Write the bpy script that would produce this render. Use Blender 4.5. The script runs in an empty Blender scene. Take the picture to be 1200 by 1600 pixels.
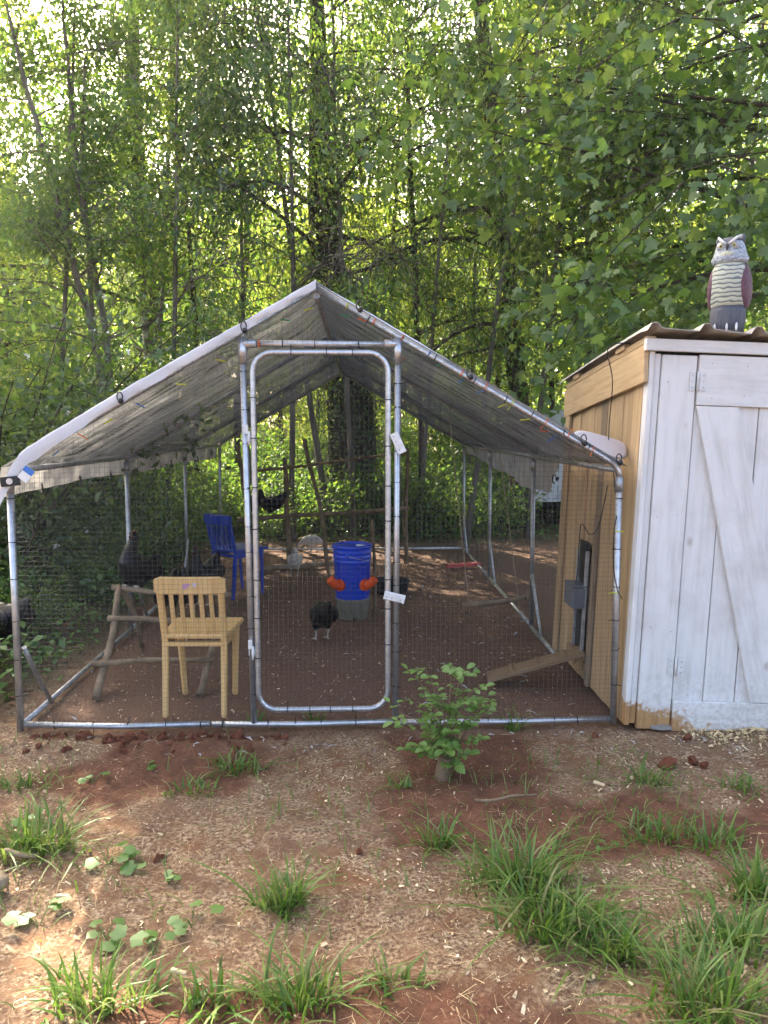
import bpy, bmesh, math, random
import numpy as np
from mathutils import Vector, Matrix, Euler

R = math.radians
PI = math.pi
random.seed(7)
rng = np.random.default_rng(7)
scene = bpy.context.scene
col = scene.collection

# ------------------------------------------------------------------ camera
CAMZ = 1.60
PITCH, YAW, F = 6.2, 1.9, 1200.0          # F in pixels of the 1200 x 1600 photograph
cam_d = bpy.data.cameras.new('camera')
cam = bpy.data.objects.new('camera', cam_d)
col.objects.link(cam)
cam.location = (0, 0, CAMZ)
cam.rotation_euler = (R(90 - PITCH), 0, R(-YAW))
cam_d.sensor_fit = 'HORIZONTAL'
cam_d.sensor_width = 36.0
cam_d.lens = 36.0 * F / 1200.0
cam_d.clip_start = 0.05
cam_d.clip_end = 600
scene.camera = cam
CAMR = Euler((R(90 - PITCH), 0, R(-YAW))).to_matrix()

# ------------------------------------------------------------------ sky, sun, exposure
SUN_EL, SUN_AZ = 34.0, -30.0              # azimuth from +Y towards +X
world = bpy.data.worlds.new('World')
scene.world = world
world.use_nodes = True
wn = world.node_tree
wn.nodes.clear()
sky = wn.nodes.new('ShaderNodeTexSky')
sky.sky_type = 'NISHITA'
sky.sun_disc = False
sky.sun_elevation = R(SUN_EL)
sky.sun_rotation = R(SUN_AZ)
sky.air_density = 0.6
sky.dust_density = 5.0
sky.ozone_density = 0.3
bg = wn.nodes.new('ShaderNodeBackground')
bg.inputs['Strength'].default_value = 0.15
wo = wn.nodes.new('ShaderNodeOutputWorld')
wn.links.new(sky.outputs[0], bg.inputs[0])
wn.links.new(bg.outputs[0], wo.inputs[0])
sun_d = bpy.data.lights.new('sun', 'SUN')
sun_d.energy = 4.2
sun_d.angle = R(0.5)
sun_d.color = (1.0, 0.93, 0.82)
sun = bpy.data.objects.new('sun', sun_d)
col.objects.link(sun)
_sd = Vector((math.sin(R(SUN_AZ)) * math.cos(R(SUN_EL)), math.cos(R(SUN_AZ)) * math.cos(R(SUN_EL)), math.sin(R(SUN_EL))))
sun.rotation_euler = _sd.to_track_quat('Z', 'Y').to_euler()
sun.location = (-8, 14, 20)
scene.view_settings.view_transform = 'Standard'
scene.view_settings.look = 'None'
scene.view_settings.gamma = 1.0
scene.view_settings.use_curve_mapping = False
scene.view_settings.exposure = 2.8
scene.view_settings.use_white_balance = True
scene.view_settings.white_balance_temperature = 7050
scene.cycles.max_bounces = 6
scene.cycles.transmission_bounces = 6
scene.cycles.diffuse_bounces = 3
scene.cycles.transparent_max_bounces = 6
scene.cycles.debug_use_spatial_splits = True
scene.cycles.adaptive_threshold = 0.02

# ------------------------------------------------------------------ helpers
def P(px, py, Y):
    d = CAMR @ Vector(((px - 600) / F, -(py - 800) / F, -1))
    t = Y / d.y
    return Vector((d.x * t, Y, CAMZ + d.z * t))

def G(px, py, z=0.0):
    d = CAMR @ Vector(((px - 600) / F, -(py - 800) / F, -1))
    t = (z - CAMZ) / d.z
    return Vector((d.x * t, d.y * t, z))

def tag(o, label=None, cat=None, group=None, kind=None):
    if label: o['label'] = label
    if cat: o['category'] = cat
    if group: o['group'] = group
    if kind: o['kind'] = kind
    return o

def empty(name, loc=(0, 0, 0), rz=0.0):
    o = bpy.data.objects.new(name, None)
    o.empty_display_size = 0.1
    col.objects.link(o)
    o.location = loc
    o.rotation_euler = (0, 0, rz)
    return o

def link(name, me, parent=None, loc=(0, 0, 0), rot=(0, 0, 0), scale=None):
    o = bpy.data.objects.new(name, me)
    col.objects.link(o)
    o.location = loc
    o.rotation_euler = rot
    if scale is not None:
        o.scale = scale if hasattr(scale, '__len__') else (scale,) * 3
    if parent: o.parent = parent
    return o

def copy_tree(o, parent=None):
    c = o.copy()
    col.objects.link(c)
    c.parent = parent
    for ch in list(o.children):
        copy_tree(ch, c)
    return c

def mesh_np(name, verts, faces, mats, smooth=False, mat_idx=None):
    """verts (n,3); faces (m,k) all of one size"""
    me = bpy.data.meshes.new(name)
    verts = np.asarray(verts, dtype=np.float32)
    faces = np.asarray(faces, dtype=np.int32)
    m, k = faces.shape
    me.vertices.add(len(verts))
    me.vertices.foreach_set('co', verts.ravel())
    me.loops.add(m * k)
    me.loops.foreach_set('vertex_index', faces.ravel())
    me.polygons.add(m)
    me.polygons.foreach_set('loop_start', np.arange(0, m * k, k, dtype=np.int32))
    me.polygons.foreach_set('loop_total', np.full(m, k, dtype=np.int32))
    if smooth:
        me.polygons.foreach_set('use_smooth', np.ones(m, dtype=bool))
    if mat_idx is not None:
        me.polygons.foreach_set('material_index', np.asarray(mat_idx, dtype=np.int32))
    for mt in (mats if isinstance(mats, (list, tuple)) else [mats]):
        me.materials.append(mt)
    me.update(calc_edges=True)
    return me

def frame_of(t):
    t = t.normalized()
    a = Vector((0, 0, 1)) if abs(t.z) < 0.9 else Vector((1, 0, 0))
    u = t.cross(a).normalized()
    return u, t.cross(u).normalized()

class MB:
    def __init__(s):
        s.v = []; s.f = []; s.m = []; s.sm = []
    def add(s, vs, fs, mi=0, smooth=False):
        b = len(s.v)
        s.v += [tuple(x) for x in vs]
        for f in fs:
            s.f.append([i + b for i in f]); s.m.append(mi); s.sm.append(smooth)
    def box(s, c, d, rot=None, mi=0, ch=0.0):
        x, y, z = d[0] / 2, d[1] / 2, d[2] / 2
        if ch <= 0:
            vs = [Vector((i * x, j * y, k * z)) for k in (-1, 1) for j in (-1, 1) for i in (-1, 1)]
            fs = [(0, 2, 3, 1), (4, 5, 7, 6), (0, 1, 5, 4), (2, 6, 7, 3), (0, 4, 6, 2), (1, 3, 7, 5)]
        else:
            bm = bmesh.new()
            bmesh.ops.create_cube(bm, size=1)
            for v in bm.verts: v.co = Vector((v.co.x * d[0], v.co.y * d[1], v.co.z * d[2]))
            bmesh.ops.bevel(bm, geom=bm.edges[:], offset=ch, segments=1, affect='EDGES', profile=0.5)
            bm.verts.index_update()
            vs = [v.co.copy() for v in bm.verts]
            fs = [[v.index for v in f.verts] for f in bm.faces]
            bm.free()
        if rot is not None:
            m = rot if isinstance(rot, Matrix) else Euler(rot).to_matrix()
            vs = [m @ v for v in vs]
        c = Vector(c)
        s.add([v + c for v in vs], fs, mi)
    def tube(s, path, r, n=8, mi=0, cap=True, smooth=True, jit=0.0):
        path = [Vector(p) for p in path]
        k = len(path)
        rs = r if hasattr(r, '__len__') else [r] * k
        vs = []; u = None
        for i, p in enumerate(path):
            t = path[min(i + 1, k - 1)] - path[max(i - 1, 0)]
            if u is None:
                u, w = frame_of(t)
            else:
                tt = t.normalized()
                u = (u - tt * u.dot(tt)).normalized()
                w = tt.cross(u)
            for j in range(n):
                a = 2 * PI * j / n
                rr = rs[i] * (1 + (random.uniform(-jit, jit) if jit else 0))
                vs.append(p + u * (math.cos(a) * rr) + w * (math.sin(a) * rr))
        fs = []
        for i in range(k - 1):
            for j in range(n):
                fs.append((i * n + j, i * n + (j + 1) % n, (i + 1) * n + (j + 1) % n, (i + 1) * n + j))
        s.add(vs, fs, mi, smooth)
        if cap:
            b = len(s.v) - len(vs)
            s.f.append([b + j for j in range(n)][::-1]); s.m.append(mi); s.sm.append(False)
            s.f.append([b + (k - 1) * n + j for j in range(n)]); s.m.append(mi); s.sm.append(False)
    def loft(s, rings, n=16, mi=0, smooth=True, cap=True):
        """rings: list of lists of n points"""
        vs = [p for r in rings for p in r]
        n = len(rings[0]); k = len(rings)
        fs = [(i * n + j, i * n + (j + 1) % n, (i + 1) * n + (j + 1) % n, (i + 1) * n + j) for i in range(k - 1) for j in range(n)]
        s.add(vs, fs, mi, smooth)
        if cap:
            b = len(s.v) - len(vs)
            s.f.append([b + j for j in range(n)][::-1]); s.m.append(mi); s.sm.append(False)
            s.f.append([b + (k - 1) * n + j for j in range(n)]); s.m.append(mi); s.sm.append(False)
    def ellipsoid(s, c, r, n=14, m=9, mi=0, rot=None):
        c = Vector(c); rings = []
        for i in range(m + 1):
            th = PI * (0.02 + 0.96 * i / m)
            ring = []
            for j in range(n):
                a = 2 * PI * j / n
                v = Vector((r[0] * math.sin(th) * math.cos(a), r[1] * math.sin(th) * math.sin(a), -r[2] * math.cos(th)))
                if rot is not None: v = Euler(rot).to_matrix() @ v
                ring.append(c + v)
            rings.append(ring)
        s.loft(rings, mi=mi)
    def mesh(s, name, mats):
        me = bpy.data.meshes.new(name)
        me.from_pydata(s.v, [], s.f)
        for mt in (mats if isinstance(mats, (list, tuple)) else [mats]):
            me.materials.append(mt)
        me.polygons.foreach_set('material_index', s.m)
        me.polygons.foreach_set('use_smooth', s.sm)
        me.update()
        return me
    def build(s, name, mats, parent=None, loc=(0, 0, 0), rot=(0, 0, 0)):
        return link(name, s.mesh(name, mats), parent, loc, rot)

# value noise for numpy
def vnoise(x, y, seed=0):
    def h(i, j):
        n = (i * 374761393 + j * 668265263 + seed * 1442695041).astype(np.int64) & 0x7fffffff
        n = ((n ^ (n >> 13)) * 1274126177) & 0x7fffffff
        return ((n ^ (n >> 16)) & 0xffff) / 65535.0
    xi = np.floor(x).astype(np.int64); yi = np.floor(y).astype(np.int64)
    fx = x - xi; fy = y - yi
    fx = fx * fx * (3 - 2 * fx); fy = fy * fy * (3 - 2 * fy)
    a = h(xi, yi) * (1 - fx) + h(xi + 1, yi) * fx
    b = h(xi, yi + 1) * (1 - fx) + h(xi + 1, yi + 1) * fx
    return a * (1 - fy) + b * fy
def fbm(x, y, seed=0, o=4):
    s = 0; a = 0.5; t = 0
    for i in range(o):
        s = s + a * vnoise(x * 2 ** i, y * 2 ** i, seed + i * 17); t += a; a *= 0.5
    return s / t
def sstep(a, b, x):
    t = np.clip((x - a) / (b - a), 0, 1)
    return t * t * (3 - 2 * t)

# ------------------------------------------------------------------ materials
def new_mat(name):
    m = bpy.data.materials.new(name)
    m.use_nodes = True
    nt = m.node_tree
    nt.nodes.clear()
    out = nt.nodes.new('ShaderNodeOutputMaterial')
    return m, nt, out

def nd(nt, typ, **kw):
    n = nt.nodes.new(typ)
    for k, v in kw.items():
        if k.startswith('i_'):
            key = k[2:]
            key = int(key) if key.isdigit() else key
            n.inputs[key].default_value = v
        else:
            setattr(n, k, v)
    return n

def ramp(nt, src, stops, interp='LINEAR'):
    r = nt.nodes.new('ShaderNodeValToRGB')
    r.color_ramp.interpolation = interp
    el = r.color_ramp.elements
    while len(el) < len(stops): el.new(0.5)
    for e, (p, c) in zip(el, stops):
        e.position = p
        e.color = (c[0], c[1], c[2], 1) if len(c) == 3 else c
    nt.links.new(src, r.inputs[0])
    return r.outputs[0]

def noise(nt, scale, detail=4, rough=0.55, stretch=None, coord='Object', dist=0.0, offs=None):
    tc = nt.nodes.new('ShaderNodeTexCoord')
    src = tc.outputs[coord] if coord != 'Position' else nt.nodes.new('ShaderNodeNewGeometry').outputs['Position']
    mp = nt.nodes.new('ShaderNodeMapping')
    nt.links.new(src, mp.inputs[0])
    if stretch: mp.inputs['Scale'].default_value = stretch
    if offs == 'random':
        oi = nt.nodes.new('ShaderNodeObjectInfo')
        mm = nd(nt, 'ShaderNodeVectorMath', operation='SCALE')
        cx = nt.nodes.new('ShaderNodeCombineXYZ')
        for i in range(3): nt.links.new(oi.outputs['Random'], cx.inputs[i])
        nt.links.new(cx.outputs[0], mm.inputs[0]); mm.inputs['Scale'].default_value = 57.0
        nt.links.new(mm.outputs[0], mp.inputs['Location'])
    n = nd(nt, 'ShaderNodeTexNoise', i_Scale=scale, i_Detail=detail, i_Roughness=rough, i_Distortion=dist)
    nt.links.new(mp.outputs[0], n.inputs['Vector'])
    return n.outputs['Fac']

def mix(nt, a, b, fac, mode='MIX'):
    m = nd(nt, 'ShaderNodeMix', data_type='RGBA', blend_type=mode)
    if isinstance(fac, (int, float)): m.inputs[0].default_value = fac
    else: nt.links.new(fac, m.inputs[0])
    for s, k in ((a, 6), (b, 7)):
        if isinstance(s, (tuple, list)): m.inputs[k].default_value = (s[0], s[1], s[2], 1)
        else: nt.links.new(s, m.inputs[k])
    return m.outputs[2]

def math_(nt, op, a, b=None, clamp=False):
    m = nd(nt, 'ShaderNodeMath', operation=op, use_clamp=clamp)
    for i, s in enumerate((a, b)):
        if s is None: continue
        if isinstance(s, (int, float)): m.inputs[i].default_value = s
        else: nt.links.new(s, m.inputs[i])
    return m.outputs[0]

def finish(nt, out, color, rough=0.7, metal=0.0, bump=None, bstr=0.3, bdist=0.01, spec=0.5):
    p = nt.nodes.new('ShaderNodeBsdfPrincipled')
    if isinstance(color, (tuple, list)): p.inputs['Base Color'].default_value = (*color[:3], 1)
    else: nt.links.new(color, p.inputs['Base Color'])
    if isinstance(rough, (int, float)): p.inputs['Roughness'].default_value = rough
    else: nt.links.new(rough, p.inputs['Roughness'])
    p.inputs['Metallic'].default_value = metal
    p.inputs['Specular IOR Level'].default_value = spec
    if bump is not None:
        b = nd(nt, 'ShaderNodeBump', i_Strength=bstr, i_Distance=bdist)
        nt.links.new(bump, b.inputs['Height'])
        nt.links.new(b.outputs[0], p.inputs['Normal'])
    nt.links.new(p.outputs[0], out.inputs[0])
    return p

def M(name, c1, c2=None, scale=8, rough=0.7, metal=0.0, bstr=0.0, stretch=None, coord='Object', detail=4, spec=0.4, bscale=None, lo=0.3, hi=0.7, island=0.0, bdist=0.01):
    m, nt, out = new_mat(name)
    f = noise(nt, scale, detail, stretch=stretch, coord=coord, offs='random' if coord == 'Object' else None)
    c = ramp(nt, f, [(lo, c1), (hi, c2 or c1)])
    if island:
        g = nt.nodes.new('ShaderNodeNewGeometry')
        v = math_(nt, 'MULTIPLY_ADD', g.outputs['Random Per Island'], island)
        nt.nodes[-1].inputs[2].default_value = 1 - island / 2
        c = mix(nt, c, (0, 0, 0), 0.0)
        hs = nd(nt, 'ShaderNodeHueSaturation')
        nt.links.new(v, hs.inputs['Value']); nt.links.new(c, hs.inputs['Color'])
        c = hs.outputs[0]
    b = None
    if bstr: b = noise(nt, bscale or scale * 2, 5, stretch=stretch, coord=coord)
    finish(nt, out, c, rough, metal, b, bstr, bdist, spec)
    return m

def leaf_mat(name, cols, trans, tmix=0.45, rough=0.5, gloss=0.06):
    m, nt, out = new_mat(name)
    g = nt.nodes.new('ShaderNodeNewGeometry')
    n = len(cols)
    c = ramp(nt, g.outputs['Random Per Island'], [(i / (n - 1), cc) for i, cc in enumerate(cols)])
    big = noise(nt, 0.9, 2, coord='Position')
    c2 = mix(nt, c, (0.75, 0.95, 0.6), math_(nt, 'MULTIPLY', big, 0.5), 'MULTIPLY')
    tcol = ramp(nt, g.outputs['Random Per Island'], [(i / (len(trans) - 1), cc) for i, cc in enumerate(trans)])
    d = nt.nodes.new('ShaderNodeBsdfDiffuse'); nt.links.new(c2, d.inputs[0])
    t = nt.nodes.new('ShaderNodeBsdfTranslucent'); nt.links.new(tcol, t.inputs[0])
    mx = nd(nt, 'ShaderNodeMixShader'); mx.inputs[0].default_value = tmix
    nt.links.new(d.outputs[0], mx.inputs[1]); nt.links.new(t.outputs[0], mx.inputs[2])
    gl = nt.nodes.new('ShaderNodeBsdfGlossy'); gl.inputs['Roughness'].default_value = rough
    gl.inputs[0].default_value = (0.8, 0.85, 0.8, 1)
    m2 = nd(nt, 'ShaderNodeMixShader'); m2.inputs[0].default_value = gloss
    nt.links.new(mx.outputs[0], m2.inputs[1]); nt.links.new(gl.outputs[0], m2.inputs[2])
    nt.links.new(m2.outputs[0], out.inputs[0])
    return m

MT = {}
MT['leaf'] = leaf_mat('leaf_green', [(0.035, 0.075, 0.018), (0.05, 0.10, 0.022), (0.075, 0.13, 0.028)], [(0.12, 0.26, 0.03), (0.20, 0.37, 0.04), (0.38, 0.52, 0.06)], 0.5)
MT['leaf_dark'] = leaf_mat('leaf_dark_green', [(0.025, 0.06, 0.02), (0.04, 0.085, 0.03), (0.055, 0.1, 0.03)], [(0.08, 0.15, 0.03), (0.13, 0.22, 0.035), (0.22, 0.3, 0.05)], 0.4)
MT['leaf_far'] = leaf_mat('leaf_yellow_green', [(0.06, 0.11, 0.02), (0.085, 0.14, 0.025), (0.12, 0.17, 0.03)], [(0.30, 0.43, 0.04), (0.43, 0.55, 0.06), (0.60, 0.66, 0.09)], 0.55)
MT['maple'] = leaf_mat('maple_leaf', [(0.04, 0.09, 0.018), (0.055, 0.115, 0.02), (0.075, 0.14, 0.026)], [(0.11, 0.22, 0.03), (0.17, 0.30, 0.04), (0.30, 0.42, 0.05)], 0.42)
MT['grass'] = leaf_mat('grass_blade', [(0.05, 0.105, 0.02), (0.08, 0.155, 0.03), (0.115, 0.2, 0.045), (0.16, 0.22, 0.065), (0.27, 0.23, 0.12)], [(0.13, 0.27, 0.03), (0.2, 0.37, 0.04), (0.28, 0.42, 0.07), (0.32, 0.42, 0.08), (0.3, 0.26, 0.13)], 0.32, 0.4, 0.025)
MT['weed'] = leaf_mat('weed_leaf', [(0.06, 0.14, 0.022), (0.09, 0.19, 0.03), (0.14, 0.25, 0.05)], [(0.14, 0.28, 0.03), (0.22, 0.36, 0.05), (0.3, 0.42, 0.08)], 0.3)
MT['bush'] = leaf_mat('bush_leaf', [(0.11, 0.2, 0.04), (0.16, 0.27, 0.06), (0.24, 0.34, 0.10)], [(0.2, 0.34, 0.04), (0.28, 0.42, 0.06), (0.36, 0.48, 0.1)], 0.3)
MT['flower'] = M('white_petal', (0.7, 0.7, 0.66), (0.8, 0.8, 0.76), rough=0.7)
MT['bark'] = M('bark', (0.03, 0.024, 0.018), (0.10, 0.082, 0.062), scale=9, rough=0.95, bstr=0.7, stretch=(1, 1, 0.18), bdist=0.03, spec=0.1)
MT['bark_grey'] = M('bark_grey', (0.07, 0.06, 0.05), (0.19, 0.17, 0.14), scale=9, rough=0.95, bstr=0.5, stretch=(1, 1, 0.2), bdist=0.02, spec=0.1)
MT['branch'] = M('peeled_branch', (0.11, 0.075, 0.045), (0.25, 0.18, 0.11), scale=14, rough=0.9, bstr=0.4, stretch=(1, 1, 1), spec=0.15)
MT['log'] = M('weathered_log', (0.16, 0.115, 0.075), (0.30, 0.23, 0.15), scale=12, rough=0.9, bstr=0.4, spec=0.15)
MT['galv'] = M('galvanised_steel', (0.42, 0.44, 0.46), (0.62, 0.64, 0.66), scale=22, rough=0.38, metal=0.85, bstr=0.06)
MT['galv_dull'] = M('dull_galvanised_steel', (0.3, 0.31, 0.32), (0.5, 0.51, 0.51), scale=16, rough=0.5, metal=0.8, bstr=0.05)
MT['wire'] = M('mesh_wire', (0.05, 0.052, 0.052), (0.11, 0.112, 0.11), scale=3, rough=0.6, metal=0.0)
MT['black'] = M('black_plastic', (0.012, 0.012, 0.013), (0.02, 0.02, 0.021), rough=0.5)
MT['rubber'] = M('black_rubber', (0.016, 0.016, 0.017), (0.03, 0.03, 0.03), rough=0.75)
MT['blue'] = M('blue_plastic', (0.03, 0.075, 0.46), (0.006, 0.062, 0.60), scale=7, detail=7, lo=0.22, hi=0.5, rough=0.32, spec=0.5)
MT['blue_paint'] = M('blue_paint', (0.008, 0.04, 0.27), (0.012, 0.055, 0.35), scale=10, rough=0.45, bstr=0.05)
MT['orange'] = M('orange_plastic', (0.75, 0.085, 0.012), (0.8, 0.1, 0.016), rough=0.4)
MT['pot'] = M('grey_plastic_pail', (0.15, 0.14, 0.10), (0.23, 0.215, 0.17), scale=14, rough=0.7, bstr=0.1)
MT['white_metal'] = M('white_metal', (0.55, 0.56, 0.55), (0.72, 0.72, 0.70), scale=25, rough=0.5)
MT['zip_orange'] = M('orange_zip', (0.8, 0.16, 0.03), rough=0.5)
MT['zip_yellow'] = M('yellow_zip', (0.6, 0.65, 0.03), rough=0.5)
MT['zip_green'] = M('green_zip', (0.02, 0.3, 0.12), rough=0.5)
MT['zip_blue'] = M('blue_zip', (0.03, 0.16, 0.5), rough=0.5)
MT['red_board'] = M('red_painted_board', (0.42, 0.06, 0.06), (0.5, 0.1, 0.09), scale=12, rough=0.7)
MT['rope'] = M('rope', (0.25, 0.2, 0.13), (0.38, 0.31, 0.2), scale=80, rough=0.95)
MT['feather_black'] = M('black_plumage', (0.004, 0.004, 0.005), (0.009, 0.009, 0.010), scale=40, rough=0.42, bstr=0.7, stretch=(1, 0.5, 1), spec=0.3, bdist=0.006)
MT['feather_white'] = M('pale_plumage', (0.40, 0.36, 0.30), (0.68, 0.64, 0.57), scale=22, rough=0.9, bstr=0.8, spec=0.1, bdist=0.006)
MT['leg_skin'] = M('hen_leg_skin', (0.32, 0.29, 0.24), (0.42, 0.38, 0.32), rough=0.7)
MT['comb'] = M('hen_comb', (0.07, 0.014, 0.014), (0.10, 0.02, 0.02), rough=0.6)
MT['beak'] = M('hen_beak', (0.12, 0.09, 0.05), (0.18, 0.13, 0.08), rough=0.5)
MT['clod'] = M('red_clay_clod', (0.16, 0.058, 0.033), (0.25, 0.10, 0.058), scale=14, rough=0.97, bstr=0.8, bdist=0.01, spec=0.1)
MT['stone'] = M('grey_stone', (0.15, 0.14, 0.125), (0.27, 0.25, 0.225), scale=10, rough=0.9, bstr=0.4)
MT['chip'] = M('wood_chip', (0.48, 0.36, 0.21), (0.68, 0.55, 0.36), scale=30, rough=0.9, island=1.1, coord='Position', spec=0.2)
MT['straw'] = M('straw', (0.28, 0.18, 0.095), (0.48, 0.35, 0.20), scale=20, rough=0.95, island=0.9, coord='Position', spec=0.1)
MT['shaving'] = M('pine_shaving', (0.55, 0.40, 0.20), (0.66, 0.52, 0.30), scale=30, rough=0.9, island=0.5, coord='Position', spec=0.2)
MT['feather_litter'] = M('loose_feather', (0.26, 0.25, 0.235), (0.48, 0.47, 0.45), scale=30, rough=0.9, island=0.5, coord='Position')
MT['litter'] = M('dead_leaf', (0.13, 0.075, 0.04), (0.25, 0.15, 0.08), scale=5, rough=0.9, island=0.8, coord='Position', spec=0.15)

def wood(name, base, dark, knots=True, rough=0.65):
    m, nt, out = new_mat(name)
    g = noise(nt, 7, 5, 0.6, stretch=(6, 6, 0.35), offs='random', dist=0.4)
    c = ramp(nt, g, [(0.3, dark), (0.5, base), (0.72, tuple(min(1, x * 1.18) for x in base))])
    f = noise(nt, 60, 3, 0.6, stretch=(4, 4, 0.12), offs='random')
    c = mix(nt, c, tuple(x * 0.6 for x in base), math_(nt, 'MULTIPLY', math_(nt, 'SUBTRACT', f, 0.45, True), 1.6, True))
    if knots:
        tc = nt.nodes.new('ShaderNodeTexCoord'); mp = nt.nodes.new('ShaderNodeMapping')
        mp.inputs['Scale'].default_value = (5, 5, 1.6)
        oi = nt.nodes.new('ShaderNodeObjectInfo'); cx = nt.nodes.new('ShaderNodeCombineXYZ')
        for i in range(3): nt.links.new(math_(nt, 'MULTIPLY', oi.outputs['Random'], 31.0 + i * 7), cx.inputs[i])
        nt.links.new(cx.outputs[0], mp.inputs['Location'])
        nt.links.new(tc.outputs['Object'], mp.inputs[0])
        vo = nd(nt, 'ShaderNodeTexVoronoi', i_Scale=1.0)
        nt.links.new(mp.outputs[0], vo.inputs['Vector'])
        k = ramp(nt, vo.outputs['Distance'], [(0.03, (1, 1, 1)), (0.13, (0, 0, 0))])
        c = mix(nt, c, tuple(x * 0.3 for x in base), math_(nt, 'MULTIPLY', k, 0.75))
    oi = nt.nodes.new('ShaderNodeObjectInfo')
    hs = nd(nt, 'ShaderNodeHueSaturation')
    nt.links.new(math_(nt, 'MULTIPLY_ADD', oi.outputs['Random'], 0.3), hs.inputs['Value'])
    nt.nodes[-1].inputs[2].default_value = 0.85
    nt.links.new(c, hs.inputs['Color'])
    finish(nt, out, hs.outputs[0], rough, 0, f, 0.15, 0.003, 0.3)
    return m
MT['pine'] = wood('pine_board', (0.49, 0.345, 0.195), (0.39, 0.26, 0.135))
MT['pine_grey'] = wood('weathered_pine', (0.27, 0.205, 0.14), (0.19, 0.14, 0.09))
MT['chair_pine'] = wood('varnished_pine', (0.66, 0.43, 0.185), (0.56, 0.34, 0.13), knots=False, rough=0.4)
MT['ramp'] = wood('ramp_board', (0.26, 0.17, 0.095), (0.18, 0.11, 0.06))

def white_paint():
    m, nt, out = new_mat('white_painted_wood')
    g = noise(nt, 5, 5, 0.6, stretch=(5, 5, 0.5), offs='random')
    c = ramp(nt, g, [(0.3, (0.58, 0.57, 0.54)), (0.55, (0.70, 0.695, 0.675))])
    c = mix(nt, c, (0.40, 0.37, 0.32), math_(nt, 'MULTIPLY', math_(nt, 'SUBTRACT', noise(nt, 3.2, 6, 0.7, coord='Position'), 0.5, True), 1.6, True))
    # worn paint low on the corner: bare pine showing through
    ge = nt.nodes.new('ShaderNodeNewGeometry'); sx = nt.nodes.new('ShaderNodeSeparateXYZ')
    nt.links.new(ge.outputs['Position'], sx.inputs[0])
    w = noise(nt, 26, 6, 0.75, coord='Position')
    w2 = noise(nt, 7, 3, 0.6, coord='Position')
    hz = math_(nt, 'SUBTRACT', 1.0, math_(nt, 'DIVIDE', sx.outputs['Z'], 0.24), True)
    hx = math_(nt, 'SUBTRACT', 1.0, math_(nt, 'DIVIDE', math_(nt, 'SUBTRACT', sx.outputs['X'], 1.42), 0.62), True)
    amt = math_(nt, 'MULTIPLY', math_(nt, 'MULTIPLY', hz, hx), 0.85)
    k = math_(nt, 'ADD', amt, math_(nt, 'ADD', math_(nt, 'MULTIPLY', w, 0.75), math_(nt, 'MULTIPLY', w2, 0.45)))
    k = ramp(nt, k, [(0.86, (0, 0, 0)), (0.98, (1, 1, 1))])
    bare = ramp(nt, noise(nt, 12, 4, stretch=(3, 3, 0.4), coord='Position'), [(0.3, (0.30, 0.15, 0.06)), (0.7, (0.52, 0.31, 0.13))])
    c = mix(nt, c, bare, k)
    sp = math_(nt, 'MULTIPLY', math_(nt, 'SUBTRACT', 1.0, math_(nt, 'DIVIDE', sx.outputs['Z'], 0.42), True), math_(nt, 'MULTIPLY', math_(nt, 'SUBTRACT', noise(nt, 38, 5, 0.75, coord='Position'), 0.44, True), 5.0, True))
    c = mix(nt, c, (0.22, 0.13, 0.08), math_(nt, 'MULTIPLY', sp, 0.4))
    kn = nd(nt, 'ShaderNodeTexVoronoi', i_Scale=4.2); kp = nt.nodes.new('ShaderNodeMapping'); kp.inputs['Scale'].default_value = (1, 1, 0.7)
    nt.links.new(ge.outputs['Position'], kp.inputs[0]); nt.links.new(kp.outputs[0], kn.inputs['Vector'])
    c = mix(nt, c, (0.36, 0.31, 0.24), math_(nt, 'MULTIPLY', ramp(nt, kn.outputs['Distance'], [(0.03, (1, 1, 1)), (0.10, (0, 0, 0))]), 0.6))
    f = noise(nt, 55, 4, 0.65, stretch=(4, 4, 0.2), offs='random')
    finish(nt, out, c, 0.6, 0, f, 0.22, 0.004, 0.35)
    return m
MT['white'] = white_paint()
MT['white_plain'] = M('white_board', (0.6, 0.6, 0.6), (0.74, 0.74, 0.74), scale=5, rough=0.6, bstr=0.1)

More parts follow.
